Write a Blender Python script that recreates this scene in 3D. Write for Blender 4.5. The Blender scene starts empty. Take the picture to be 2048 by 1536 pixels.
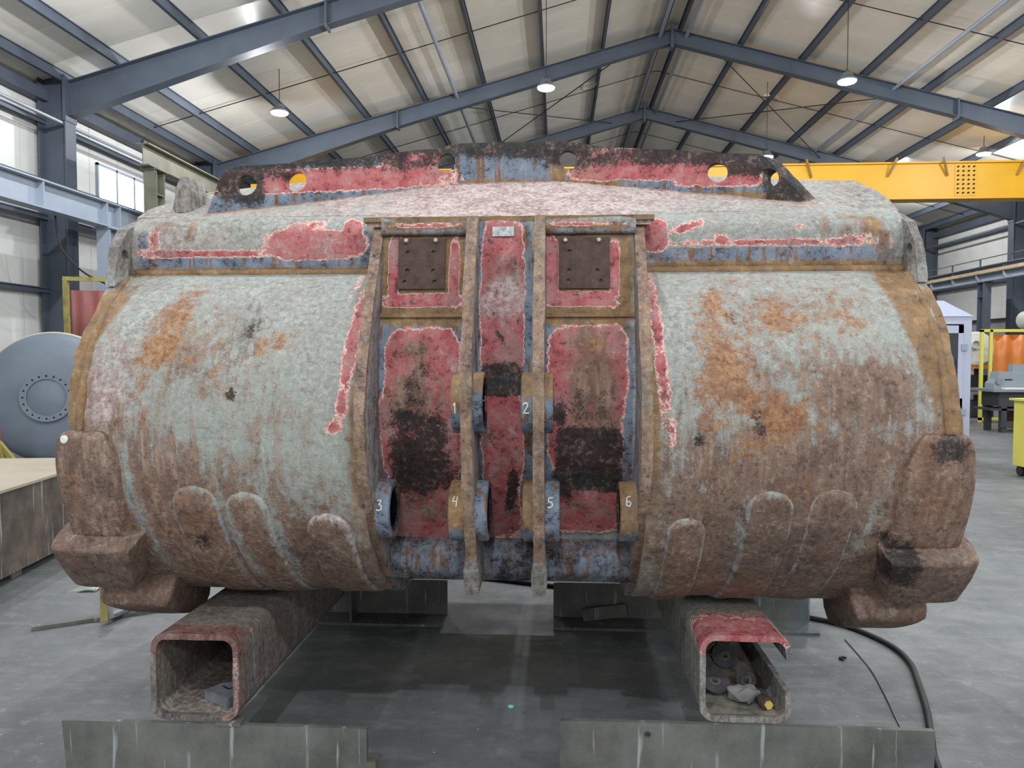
import bpy, bmesh, math, random
import numpy as np
from mathutils import Vector, Matrix, noise
from mathutils.geometry import delaunay_2d_cdt

random.seed(7)
S = bpy.context.scene
COL = S.collection

# ---------------------------------------------------------------- camera
FPX = 1500.0
YAW, PITCH = math.atan(91 / FPX), math.atan(60 / FPX)
cam_d = bpy.data.cameras.new('camera')
cam = bpy.data.objects.new('camera', cam_d)
COL.objects.link(cam)
cam_d.sensor_width = 36.0
cam_d.lens = FPX / 2048 * 36.0
cam_d.clip_start, cam_d.clip_end = 0.05, 300
cam.location = (0, 0, 1.5)
cam.rotation_euler = (math.pi / 2 - PITCH, 0, YAW)
S.camera = cam

# ---------------------------------------------------------------- world + exposure
w = bpy.data.worlds.new('overcast_sky')
S.world = w
w.use_nodes = True
w.node_tree.nodes['Background'].inputs[0].default_value = (0.80, 0.90, 1.0, 1)
w.node_tree.nodes['Background'].inputs[1].default_value = 2.0
S.view_settings.view_transform = 'Standard'
S.view_settings.look = 'None'
S.view_settings.exposure = 0.4
S.view_settings.gamma = 1.0
S.view_settings.use_curve_mapping = False
LAMP_WATT = 340.0
LAMP_COL = (0.93, 0.97, 1.0)


# ---------------------------------------------------------------- helpers
def lin(c, a=1.0):
    o = []
    for v in c:
        v = v / 255.0
        o.append(v / 12.92 if v <= 0.04045 else ((v + 0.055) / 1.055) ** 2.4)
    return (o[0], o[1], o[2], a)


def tag(o, label=None, cat=None, group=None, kind=None):
    if label: o['label'] = label
    if cat: o['category'] = cat
    if group: o['group'] = group
    if kind: o['kind'] = kind
    return o


def empty(name, loc=(0, 0, 0), rz=0.0):
    o = bpy.data.objects.new(name, None)
    o.empty_display_size = 0.1
    COL.objects.link(o)
    o.location = loc
    o.rotation_euler = (0, 0, rz)
    return o


def wloc(o):
    v = Vector((0, 0, 0))
    while o is not None:
        v = v + Vector(o.location)
        o = o.parent
    return v


def link(name, me, mat=None, parent=None, smooth=False, angle=None):
    o = bpy.data.objects.new(name, me)
    COL.objects.link(o)
    if parent is not None: o.parent = parent
    if mat is not None and len(me.materials) == 0: me.materials.append(mat)
    if smooth: me.shade_smooth()
    if angle: me.set_sharp_from_angle(angle=math.radians(angle))
    return o


def mesh_obj(name, V, F, mat, parent=None, smooth=False, angle=None, world=True, origin=None):
    """V in world metres; stored relative to the parent (or to origin)."""
    V = np.asarray(V, dtype=float)
    off = wloc(parent) if parent is not None else Vector(origin or (0, 0, 0))
    if not world: off = Vector((0, 0, 0))
    V = V - np.array(off)
    me = bpy.data.meshes.new(name)
    me.from_pydata(V.tolist(), [], [tuple(int(i) for i in f) for f in F])
    me.validate()
    o = link(name, me, mat, parent, smooth, angle)
    if parent is None and origin is not None: o.location = origin
    return o


class MB:
    """collects simple solids in world metres, built as one mesh"""
    def __init__(s): s.v, s.f = [], []
    def add(s, V, F):
        n = len(s.v); s.v += [tuple(p) for p in V]; s.f += [tuple(i + n for i in f) for f in F]; return s
    def box(s, x0, x1, y0, y1, z0, z1):
        V = [(x0, y0, z0), (x1, y0, z0), (x1, y1, z0), (x0, y1, z0), (x0, y0, z1), (x1, y0, z1), (x1, y1, z1), (x0, y1, z1)]
        return s.add(V, [(0, 3, 2, 1), (4, 5, 6, 7), (0, 1, 5, 4), (1, 2, 6, 5), (2, 3, 7, 6), (3, 0, 4, 7)])
    def bar(s, a, b, wd, ht, up=(0, 0, 1)):
        a, b, up = Vector(a), Vector(b), Vector(up)
        d = (b - a).normalized()
        if abs(d.dot(up)) > 0.99: up = Vector((1, 0, 0))
        r = d.cross(up).normalized(); u = r.cross(d)
        V = []
        for p in (a, b):
            for i, j in ((-1, -1), (1, -1), (1, 1), (-1, 1)):
                V.append(p + r * (i * wd / 2) + u * (j * ht / 2))
        return s.add(V, [(0, 1, 2, 3), (7, 6, 5, 4), (0, 4, 5, 1), (1, 5, 6, 2), (2, 6, 7, 3), (3, 7, 4, 0)])
    def tube(s, pts, r, n=10, cap=True):
        pts = [Vector(p) for p in pts]
        rr = r if isinstance(r, (list, tuple)) else [r] * len(pts)
        V, F = [], []
        ref = Vector((0, 0, 1))
        for i, p in enumerate(pts):
            d = (pts[min(i + 1, len(pts) - 1)] - pts[max(i - 1, 0)]).normalized()
            if abs(d.dot(ref)) > 0.95: ref = Vector((1, 0, 0)) if abs(d.x) < 0.7 else Vector((0, 1, 0))
            a = d.cross(ref).normalized(); b = a.cross(d).normalized(); ref = b
            for k in range(n):
                t = 2 * math.pi * k / n
                V.append(p + (a * math.cos(t) + b * math.sin(t)) * rr[i])
        for i in range(len(pts) - 1):
            for k in range(n):
                k2 = (k + 1) % n
                F.append((i * n + k, (i + 1) * n + k, (i + 1) * n + k2, i * n + k2))
        if cap:
            F.append(tuple(range(n))); F.append(tuple(reversed(range((len(pts) - 1) * n, len(pts) * n))))
        return s.add(V, F)
    def lathe(s, c, axis, prof, n=32, closed=False):
        """prof = [(t along axis, radius)]"""
        c, ax = Vector(c), Vector(axis).normalized()
        ref = Vector((0, 0, 1)) if abs(ax.z) < 0.9 else Vector((1, 0, 0))
        a = ax.cross(ref).normalized(); b = a.cross(ax)
        V, F = [], []
        for (t, r) in prof:
            for k in range(n):
                q = 2 * math.pi * k / n
                V.append(c + ax * t + (a * math.cos(q) + b * math.sin(q)) * r)
        m = len(prof)
        for i in range(m if closed else m - 1):
            j = (i + 1) % m
            for k in range(n):
                k2 = (k + 1) % n
                F.append((i * n + k, i * n + k2, j * n + k2, j * n + k))
        if not closed:
            if prof[0][1] > 1e-6: F.append(tuple(reversed(range(n))))
            if prof[-1][1] > 1e-6: F.append(tuple(range((m - 1) * n, m * n)))
        return s.add(V, F)
    def ibeam(s, a, b, d0, wd, tf=0.016, tw=0.012, d1=None, side=(1, 0, 0)):
        """I section whose top flange runs a -> b; depth downwards (world z), flange width along side"""
        d1 = d0 if d1 is None else d1
        a, b, sd = Vector(a), Vector(b), Vector(side).normalized()
        Z = Vector((0, 0, 1))
        def plate(o0, o1, h0, h1, wdt):
            V = []
            for p, o, h in ((a, o0, h0), (b, o1, h1)):
                for i, j in ((-1, -1), (1, -1), (1, 0), (-1, 0)):
                    V.append(p + sd * (i * wdt / 2) - Z * (o + (h if j == -1 else 0)))
            s.add(V, [(0, 1, 2, 3), (7, 6, 5, 4), (0, 4, 5, 1), (1, 5, 6, 2), (2, 6, 7, 3), (3, 7, 4, 0)])
        plate(0, 0, tf, tf, wd)
        plate(d0 - tf, d1 - tf, tf, tf, wd)
        plate(tf, tf, d0 - 2 * tf, d1 - 2 * tf, tw)
        return s
    def build(s, name, mat, parent=None, smooth=False, angle=None, origin=None):
        me_o = mesh_obj(name, s.v, s.f, mat, parent, smooth, angle, origin=origin)
        bm = bmesh.new(); bm.from_mesh(me_o.data); bmesh.ops.recalc_face_normals(bm, faces=bm.faces); bm.to_mesh(me_o.data); bm.free()
        return me_o


def inside(poly, P):
    x, y = P[:, 0], P[:, 1]
    c = np.zeros(len(P), bool)
    n = len(poly)
    for i in range(n):
        x1, y1 = poly[i]; x2, y2 = poly[(i + 1) % n]
        if y1 == y2: continue
        m = ((y1 > y) != (y2 > y)) & (x < (x2 - x1) * (y - y1) / (y2 - y1) + x1)
        c ^= m
    return c


def densify(poly, step):
    out = []
    n = len(poly)
    for i in range(n):
        a, b = np.array(poly[i], float), np.array(poly[(i + 1) % n], float)
        k = max(1, int(math.ceil(np.linalg.norm(b - a) / step)))
        for j in range(k): out.append(tuple(a + (b - a) * j / k))
    return out


def sheet(outline, holes, step, fn, both=True):
    """solid plate from a 2-D outline with round holes [(u,v,r)];  fn(u,v,side) -> world point, side 0 front / 1 back"""
    ol = densify(outline, step)
    pts = list(ol)
    hl = []
    for (hu, hv, hr) in holes:
        k = max(20, int(2 * math.pi * hr / step * 1.4))
        ring = [(hu + hr * math.cos(2 * math.pi * i / k), hv + hr * math.sin(2 * math.pi * i / k)) for i in range(k)]
        hl.append(ring)
        ring = [q for q, ok in zip(ring, inside(ol, np.array(ring))) if ok]
        pts += ring
    A = np.array(pts)
    lo, hi = A.min(0), A.max(0)
    gu, gv = np.meshgrid(np.arange(lo[0] + step / 2, hi[0], step), np.arange(lo[1] + step / 2, hi[1], step))
    G = np.stack([gu.ravel(), gv.ravel()], 1)
    G = G[inside(ol, G)]
    for (hu, hv, hr) in holes: G = G[np.hypot(G[:, 0] - hu, G[:, 1] - hv) > hr + step * 0.4]
    if len(G):
        d = np.min(np.hypot(G[:, None, 0] - A[None, :, 0], G[:, None, 1] - A[None, :, 1]), axis=1)
        G = G[d > step * 0.45]
        pts += [tuple(p) for p in G]
    r = delaunay_2d_cdt([Vector(p) for p in pts], [], [], 0, 1e-7)
    V2 = np.array([(v.x, v.y) for v in r[0]])
    T = [tuple(f) for f in r[2]]
    cen = np.array([V2[list(t)].mean(0) for t in T])
    ok = inside(ol, cen)
    for (hu, hv, hr) in holes: ok &= np.hypot(cen[:, 0] - hu, cen[:, 1] - hv) > hr * 0.995
    T = [t for t, k in zip(T, ok) if k]
    n = len(V2)
    V = [fn(u, v, 0) for u, v in V2] + [fn(u, v, 1) for u, v in V2]
    F = list(T) + [tuple(i + n for i in reversed(t)) for t in T]
    ed = {}
    for t in T:
        for i in range(3):
            a, b = t[i], t[(i + 1) % 3]
            ed[(a, b)] = 1
    for (a, b) in ed:
        if (b, a) not in ed: F.append((b, a, a + n, b + n))
    return V, F


def grid(fn, nu, nv, closed_u=False):
    V, F = [], []
    for j in range(nv + 1):
        for i in range(nu + (0 if closed_u else 1)):
            V.append(fn(i / nu, j / nv))
    w_ = nu if closed_u else nu + 1
    for j in range(nv):
        for i in range(nu):
            i2 = (i + 1) % w_
            F.append((j * w_ + i, j * w_ + i2, (j + 1) * w_ + i2, (j + 1) * w_ + i))
    return V, F


def fix_normals(o):
    bm = bmesh.new(); bm.from_mesh(o.data)
    bmesh.ops.recalc_face_normals(bm, faces=bm.faces)
    bm.to_mesh(o.data); bm.free()


def copy_tree(o, parent=None):
    c = o.copy(); COL.objects.link(c)
    if parent is not None: c.parent = parent
    for ch in list(o.children): copy_tree(ch, c)
    return c


# ---------------------------------------------------------------- materials
def mat_new(name):
    m = bpy.data.materials.new(name)
    m.use_nodes = True
    nt = m.node_tree
    b = nt.nodes['Principled BSDF']
    return m, nt, b


def N(nt, typ, **kw):
    n = nt.nodes.new(typ)
    for k, v in kw.items(): setattr(n, k, v)
    return n


def noise_n(nt, co, scale, detail=5, rough=0.6, stretch=None):
    if stretch:
        mp = N(nt, 'ShaderNodeMapping'); mp.inputs['Scale'].default_value = stretch
        nt.links.new(co, mp.inputs[0]); co = mp.outputs[0]
    n = N(nt, 'ShaderNodeTexNoise')
    n.inputs['Scale'].default_value = scale; n.inputs['Detail'].default_value = detail; n.inputs['Roughness'].default_value = rough
    nt.links.new(co, n.inputs['Vector'])
    return n.outputs[0]


def val(nt, x, sock):
    if isinstance(x, (int, float)): sock.default_value = x
    else: nt.links.new(x, sock)


def math_n(nt, op, a, b=0.0, c=None):
    n = N(nt, 'ShaderNodeMath', operation=op)
    val(nt, a, n.inputs[0]); val(nt, b, n.inputs[1])
    if c is not None: val(nt, c, n.inputs[2])
    return n.outputs[0]


def remap(nt, x, a, b, c=0.0, d=1.0):
    n = N(nt, 'ShaderNodeMapRange')
    n.clamp = True
    nt.links.new(x, n.inputs[0])
    for i, v in enumerate((a, b, c, d)): n.inputs[i + 1].default_value = v
    return n.outputs[0]


def mixc(nt, f, a, b, blend='MIX'):
    n = N(nt, 'ShaderNodeMix', data_type='RGBA', blend_type=blend)
    val(nt, f, n.inputs[0])
    for s_, x in ((n.inputs[6], a), (n.inputs[7], b)):
        if isinstance(x, tuple): s_.default_value = x
        else: nt.links.new(x, s_)
    return n.outputs[2]


def ramp(nt, f, stops):
    n = N(nt, 'ShaderNodeValToRGB')
    e = n.color_ramp.elements
    while len(e) < len(stops): e.new(0.5)
    for el, (p, c) in zip(e, stops): el.position = p; el.color = c
    nt.links.new(f, n.inputs[0])
    return n.outputs[0]


def bump(nt, b, h, strength=0.3, dist=0.005):
    n = N(nt, 'ShaderNodeBump')
    n.inputs['Strength'].default_value = strength; n.inputs['Distance'].default_value = dist
    nt.links.new(h, n.inputs['Height']); nt.links.new(n.outputs[0], b.inputs['Normal'])


def simple(name, c, rough=0.5, metal=0.0, var=0.12, scale=6.0, bumpk=0.0, c2=None, stretch=None, spec=0.5):
    """plain coat with a little procedural unevenness"""
    m, nt, b = mat_new(name)
    co = N(nt, 'ShaderNodeTexCoord').outputs['Object']
    n = noise_n(nt, co, scale, 6, 0.62, stretch)
    base = lin(c)
    dark = tuple(v * (1 - var * 2) for v in base[:3]) + (1,) if c2 is None else lin(c2)
    col = mixc(nt, remap(nt, n, 0.35, 0.65), base, dark)
    nt.links.new(col, b.inputs['Base Color'])
    b.inputs['Roughness'].default_value = rough
    b.inputs['Metallic'].default_value = metal
    b.inputs['Specular IOR Level'].default_value = spec
    if bumpk: bump(nt, b, noise_n(nt, co, scale * 8, 4), bumpk, 0.004)
    return m


def emit(name, c, strength):
    m, nt, b = mat_new(name)
    b.inputs['Base Color'].default_value = (0.8, 0.8, 0.8, 1)
    b.inputs['Emission Color'].default_value = lin(c)
    b.inputs['Emission Strength'].default_value = strength
    return m


def worn_material():
    """worn loader-bucket steel: grey plate, rust films, burnt spots and old red paint.
    Where each coat survives is stored per vertex (m1, m2); noise makes the ragged edges."""
    m, nt, b = mat_new('worn_bucket_steel')
    co = N(nt, 'ShaderNodeTexCoord').outputs['Object']
    a1 = N(nt, 'ShaderNodeAttribute', attribute_name='m1')
    a2 = N(nt, 'ShaderNodeAttribute', attribute_name='m2')
    s1 = N(nt, 'ShaderNodeSeparateColor'); nt.links.new(a1.outputs['Color'], s1.inputs[0])
    s2 = N(nt, 'ShaderNodeSeparateColor'); nt.links.new(a2.outputs['Color'], s2.inputs[0])
    mP, mB, mO, mS = s1.outputs[0], s1.outputs[1], s1.outputs[2], a1.outputs['Alpha']
    mC, mU, mK, mD = s2.outputs[0], s2.outputs[1], s2.outputs[2], a2.outputs['Alpha']
    nA = noise_n(nt, co, 5.5, 4, 0.66)
    nB = noise_n(nt, co, 26, 4, 0.7)
    nF = noise_n(nt, co, 130, 2, 0.7)
    nS = noise_n(nt, co, 1.0, 4, 0.6, (42, 42, 3.2))      # vertical runs
    nL = noise_n(nt, co, 1.6, 2, 0.5)
    nD = noise_n(nt, co, 1.0, 4, 0.72, (20, 20, 55))      # scratches across
    def cen(x, k): return math_n(nt, 'MULTIPLY', math_n(nt, 'SUBTRACT', x, 0.5), k)
    rag = math_n(nt, 'ADD', math_n(nt, 'ADD', cen(nA, 0.9), cen(nB, 0.9)), cen(nF, 0.55))
    ragS = math_n(nt, 'ADD', math_n(nt, 'ADD', cen(nS, 1.3), cen(nB, 0.8)), cen(nF, 0.5))
    ragP = math_n(nt, 'ADD', cen(nA, 0.5), cen(nB, 0.55))
    def layer(mask, rg, e=0.06, th=0.5):
        v = math_n(nt, 'ADD', mask, rg)
        return remap(nt, v, th - e, th + e), v
    nG = noise_n(nt, co, 58, 4, 0.74)
    nH = noise_n(nt, co, 14, 5, 0.72)
    chip = math_n(nt, 'ADD', nG, cen(nH, 0.7))
    # bare worn plate
    col = ramp(nt, nG, [(0.28, lin((112, 113, 108))), (0.43, lin((146, 149, 144))), (0.55, lin((162, 165, 160))), (0.74, lin((198, 201, 195)))])
    col = mixc(nt, remap(nt, nA, 0.42, 0.66, 0, 0.4), col, lin((148, 140, 138)))
    col = mixc(nt, remap(nt, nL, 0.45, 0.62, 0, 0.4), col, lin((160, 166, 157)))
    col = mixc(nt, remap(nt, nD, 0.57, 0.66, 0, 0.45), col, lin((120, 104, 94)))
    col = mixc(nt, remap(nt, nH, 0.57, 0.70, 0, 0.6), col, lin((150, 134, 116)))
    col = mixc(nt, remap(nt, chip, 0.68, 0.76, 0, 0.75), col, lin((82, 70, 66)))
    # blue stripped steel with rust drips
    f, _ = layer(mU, ragP, 0.08)
    bl = ramp(nt, nH, [(0.30, lin((84, 96, 112))), (0.50, lin((116, 129, 146))), (0.68, lin((138, 150, 164)))])
    bl = mixc(nt, remap(nt, nS, 0.53, 0.60, 0, 0.9), bl, lin((128, 88, 54)))
    bl = mixc(nt, remap(nt, chip, 0.36, 0.44, 0.8, 0), bl, lin((58, 56, 60)))
    col = mixc(nt, f, col, bl)
    # ochre flash rust
    f, _ = layer(mC, ragP, 0.14)
    oc = ramp(nt, nH, [(0.30, lin((100, 74, 46))), (0.50, lin((140, 106, 66))), (0.70, lin((168, 134, 90)))])
    oc = mixc(nt, remap(nt, nS, 0.50, 0.64, 0, 0.65), oc, lin((116, 102, 90)))
    oc = mixc(nt, remap(nt, chip, 0.62, 0.72, 0, 0.7), oc, lin((176, 160, 140)))
    oc = mixc(nt, remap(nt, chip, 0.30, 0.40, 0.7, 0), oc, lin((74, 58, 46)))
    col = mixc(nt, math_n(nt, 'MULTIPLY', f, 0.93), col, oc)
    # red paint with its bleached border
    v = math_n(nt, 'ADD', mP, math_n(nt, 'ADD', ragP, cen(nG, 0.25)))
    fw = remap(nt, v, 0.37, 0.42)
    fp = remap(nt, v, 0.46, 0.51)
    pc = ramp(nt, nH, [(0.28, lin((150, 72, 76))), (0.45, lin((178, 92, 96))), (0.56, lin((186, 116, 116))), (0.72, lin((168, 142, 138)))])
    pc = mixc(nt, remap(nt, nA, 0.50, 0.66, 0, 0.75), pc, lin((158, 128, 126)))
    pc = mixc(nt, remap(nt, chip, 0.63, 0.70, 0, 0.85), pc, lin((190, 160, 152)))
    pc = mixc(nt, remap(nt, chip, 0.34, 0.42, 0.85, 0), pc, lin((92, 62, 60)))
    pc = mixc(nt, remap(nt, nD, 0.62, 0.68, 0, 0.7), pc, lin((78, 58, 56)))
    wc = mixc(nt, remap(nt, nF, 0.45, 0.6), lin((228, 200, 190)), lin((214, 122, 112)))
    col = mixc(nt, fw, col, wc)
    col = mixc(nt, fp, col, pc)
    # pale pink dust
    f, _ = layer(mK, rag, 0.25)
    pk = ramp(nt, chip, [(0.30, lin((124, 96, 94))), (0.46, lin((168, 142, 140))), (0.62, lin((206, 190, 186)))])
    col = mixc(nt, math_n(nt, 'MULTIPLY', f, 0.85), col, pk)
    # brown film with runs
    f, _ = layer(mB, math_n(nt, 'ADD', ragS, cen(nG, 0.6)), 0.16)
    br = ramp(nt, nS, [(0.30, lin((94, 70, 58))), (0.45, lin((122, 97, 83))), (0.55, lin((138, 113, 98))), (0.70, lin((170, 146, 128)))])
    br = mixc(nt, remap(nt, nA, 0.42, 0.66, 0, 0.8), br, lin((122, 90, 74)))
    br = mixc(nt, remap(nt, chip, 0.34, 0.46, 0.8, 0), br, lin((80, 62, 54)))
    br = mixc(nt, remap(nt, chip, 0.58, 0.70, 0, 0.7), br, lin((176, 156, 140)))
    col = mixc(nt, math_n(nt, 'MULTIPLY', f, 0.94), col, br)
    # orange rust
    f, _ = layer(mO, math_n(nt, 'ADD', rag, cen(nG, 0.5)), 0.10)
    orr = ramp(nt, nG, [(0.32, lin((104, 64, 44))), (0.46, lin((150, 102, 68))), (0.60, lin((176, 138, 98)))])
    orr = mixc(nt, remap(nt, nH, 0.45, 0.62, 0, 0.7), orr, lin((128, 84, 58)))
    col = mixc(nt, math_n(nt, 'MULTIPLY', f, 0.88), col, orr)
    # dark film
    f, _ = layer(mD, ragS, 0.25)
    dk = ramp(nt, chip, [(0.32, lin((62, 54, 52))), (0.5, lin((92, 80, 76))), (0.68, lin((128, 114, 106)))])
    col = mixc(nt, math_n(nt, 'MULTIPLY', f, 0.68), col, dk)
    # soot
    f, _ = layer(mS, math_n(nt, 'ADD', rag, cen(nG, 0.7)), 0.08)
    so = ramp(nt, chip, [(0.34, lin((30, 28, 28))), (0.56, lin((52, 47, 46))), (0.68, lin((120, 98, 90)))])
    col = mixc(nt, math_n(nt, 'MULTIPLY', f, 0.95), col, so)
    nt.links.new(col, b.inputs['Base Color'])
    rg = remap(nt, nB, 0.3, 0.7, 0.5, 0.78)
    nt.links.new(rg, b.inputs['Roughness'])
    b.inputs['Specular IOR Level'].default_value = 0.35
    h = math_n(nt, 'ADD', math_n(nt, 'MULTIPLY', nH, 1.0), math_n(nt, 'MULTIPLY', nG, 0.8))
    h = math_n(nt, 'ADD', h, math_n(nt, 'MULTIPLY', fp, 0.25))
    bump(nt, b, h, 0.6, 0.008)
    return m


WORN = worn_material()
LET = 'PBOSCUKD'


def blob_masks(P, table, base=None):
    """P (n,3) world points; table rows (letter, x, z, rx, rz, lean deg, power, soft m, amount)"""
    X, Z = P[:, 0], P[:, 2]
    M = np.zeros((len(P), 8))
    if base:
        for k, v in base.items(): M[:, LET.index(k)] = v
    for (m, x, z, rx, rz, rot, pw, soft, amp) in table:
        r = math.radians(rot)
        dx, dz = X - x, Z - z
        u = np.abs(dx * math.cos(r) - dz * math.sin(r)) / rx
        v = np.abs(dx * math.sin(r) + dz * math.cos(r)) / rz
        d = (u ** pw + v ** pw) ** (1.0 / pw)
        sd = (1 - d) * min(rx, rz)
        val_ = np.clip(0.5 + sd / soft * 0.5, 0, 1) * amp
        i = LET.index(m.upper())
        if m.islower(): M[:, i] = np.minimum(M[:, i], 1 - val_)      # a scraped spot
        else: M[:, i] = np.maximum(M[:, i], val_)
    return M


def set_masks(o, table=(), base=None, extra=None):
    me = o.data
    off = np.array(wloc(o))
    n = len(me.vertices)
    P = np.empty(n * 3); me.vertices.foreach_get('co', P)
    P = P.reshape(-1, 3) + off
    M = blob_masks(P, table, base)
    if extra: M = extra(P, M)
    for k, nm in enumerate(('m1', 'm2')):
        at = me.attributes.new(nm, 'FLOAT_COLOR', 'POINT')
        at.data.foreach_set('color', np.ascontiguousarray(M[:, k * 4:k * 4 + 4], dtype=np.float32).ravel())
    return o


M_STEEL = simple('blue_grey_paint', (78, 86, 98), 0.5, 0, 0.10, 1.5)
M_STEEL_D = M_STEEL
M_STEEL_L = simple('pale_blue_grey_paint', (150, 160, 174), 0.5, 0, 0.06, 1.5)
M_GALV = simple('galvanised_grey', (150, 155, 160), 0.4, 0.3, 0.08, 3)
M_YEL = simple('crane_yellow', (216, 160, 12), 0.45, 0, 0.05, 1.2)
M_YELD = simple('crane_flange_brown', (150, 112, 60), 0.6, 0, 0.12, 2)  # darker brown tone, used on the girder brackets only
M_OLIVE = simple('old_olive_paint', (116, 115, 100), 0.6, 0, 0.14, 3)
M_DARK = simple('black_rubber', (38, 38, 40), 0.6)
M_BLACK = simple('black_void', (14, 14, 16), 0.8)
M_WHITE = simple('white_chalk', (232, 232, 228), 0.9, 0, 0.02)


def panel_mat(name, c, c2, rough):
    m, nt, b = mat_new(name)
    co = N(nt, 'ShaderNodeTexCoord').outputs['Object']
    n1 = noise_n(nt, co, 0.8, 4, 0.6)
    col = mixc(nt, remap(nt, n1, 0.35, 0.7), lin(c), lin(c2))
    nt.links.new(col, b.inputs['Base Color'])
    b.inputs['Roughness'].default_value = rough
    b.inputs['Specular IOR Level'].default_value = 0.4
    return m


M_ROOF = panel_mat('roof_panel_cream', (236, 230, 220), (222, 215, 204), 0.3)
M_WALL = panel_mat('wall_panel_pale_grey', (214, 213, 209), (202, 200, 196), 0.5)
M_WALLR = M_WALL


def concrete():
    m, nt, b = mat_new('workshop_concrete')
    co = N(nt, 'ShaderNodeTexCoord').outputs['Object']
    n1 = noise_n(nt, co, 0.55, 6, 0.6)
    n2 = noise_n(nt, co, 3.0, 7, 0.7)
    n3 = noise_n(nt, co, 60, 3, 0.6)
    col = ramp(nt, n1, [(0.30, lin((80, 83, 84))), (0.5, lin((112, 115, 116))), (0.68, lin((132, 135, 136)))])
    col = mixc(nt, remap(nt, n2, 0.40, 0.70, 0, 0.55), col, lin((88, 91, 93)))
    st = noise_n(nt, co, 1.0, 5, 0.65, (3.0, 9.0, 1.0))
    col = mixc(nt, remap(nt, st, 0.52, 0.68, 0, 0.5), col, lin((136, 138, 138)))
    col = mixc(nt, remap(nt, n3, 0.62, 0.72, 0, 0.5), col, lin((84, 86, 84)))
    n4 = noise_n(nt, co, 11, 5, 0.72)
    col = mixc(nt, remap(nt, n4, 0.56, 0.70, 0, 0.45), col, lin((150, 152, 150)))
    col = mixc(nt, remap(nt, n4, 0.30, 0.42, 0.45, 0), col, lin((74, 77, 78)))
    col = mixc(nt, remap(nt, noise_n(nt, co, 34, 3, 0.6), 0.715, 0.73, 0, 0.7), col, lin((200, 204, 200)))
    nt.links.new(col, b.inputs['Base Color'])
    nt.links.new(remap(nt, n2, 0.3, 0.7, 0.42, 0.7), b.inputs['Roughness'])
    bump(nt, b, math_n(nt, 'ADD', n2, math_n(nt, 'MULTIPLY', n3, 0.2)), 0.15, 0.01)
    return m


M_FLOOR = concrete()


def dark_plate(name='dark_mill_plate', c=(116, 118, 114), c2=(84, 85, 82), blue=0.25):
    m, nt, b = mat_new(name)
    co = N(nt, 'ShaderNodeTexCoord').outputs['Object']
    n1 = noise_n(nt, co, 4, 6, 0.65)
    nS = noise_n(nt, co, 1.0, 5, 0.6, (26, 26, 1.6))
    nF = noise_n(nt, co, 90, 4, 0.7)
    nU = noise_n(nt, co, 2.2, 3, 0.5)
    col = mixc(nt, remap(nt, n1, 0.36, 0.64), lin(c), lin(c2))
    col = mixc(nt, remap(nt, nU, 0.58, 0.70, 0, blue), col, lin((84, 112, 140)))
    col = mixc(nt, remap(nt, nS, 0.61, 0.67, 0, 0.7), col, lin((170, 176, 176)))
    col = mixc(nt, remap(nt, noise_n(nt, co, 11, 5, 0.7), 0.58, 0.70, 0, 0.5), col, lin((104, 92, 78)))
    col = mixc(nt, remap(nt, nF, 0.68, 0.76, 0, 0.8), col, lin((40, 40, 40)))
    nt.links.new(col, b.inputs['Base Color'])
    b.inputs['Roughness'].default_value = 0.55
    bump(nt, b, nF, 0.2, 0.003)
    return m


M_PLATE = dark_plate()
M_BROWNBOX = dark_plate('dirty_brown_plate', (112, 98, 88), (70, 62, 57), 0.0)

# ================================================================= THE HALL
XL, XR, XM = -9.6, 15.32, 2.86
Y0, Y1 = -11.0, 44.0


def ztop(x): return 9.68 - 0.27 * abs(x - XM)


# floor
floor = MB().box(XL - 0.3, XR + 0.3, Y0 - 0.3, Y1 + 0.3, -0.2, 0).build('floor', M_FLOOR)
tag(floor, kind='structure')

# roof: cream sandwich panels on purlins
ceiling = tag(empty('ceiling', (XM, 0, 9.9)), kind='structure')
for sgn, xe in ((-1, XL - 0.1), (1, XR + 0.1)):
    b = MB()
    za, zb = ztop(XM) + 0.2, ztop(xe) + 0.2
    y = 0.0
    V = []
    for yy in (0.004, 0.996):
        V += [(XM, yy, za), (xe, yy, zb), (xe, yy, zb + 0.09), (XM, yy, za + 0.09)]
    b.add(V, [(0, 1, 2, 3), (7, 6, 5, 4), (0, 4, 5, 1), (1, 5, 6, 2), (2, 6, 7, 3), (3, 7, 4, 0)])
    # shallow swages along the panel
    first = b.build('roof_panel', M_ROOF, ceiling)
    first.location.y = Y0
    for k in range(1, int(Y1 - Y0)):
        c = first.copy(); COL.objects.link(c); c.location.y = Y0 + k
seal = MB()
for xe in (XL - 0.3, XR + 0.3):
    za, zb = ztop(XM) + 0.32, ztop(xe) + 0.32
    seal.add([(XM, Y0 - 0.2, za), (xe, Y0 - 0.2, zb), (xe, Y1 + 0.2, zb), (XM, Y1 + 0.2, za)], [(0, 1, 2, 3)])
seal.build('roof_deck', M_STEEL_D, ceiling)  # unseen sheet added over the panels to keep light out of the joints

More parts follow.
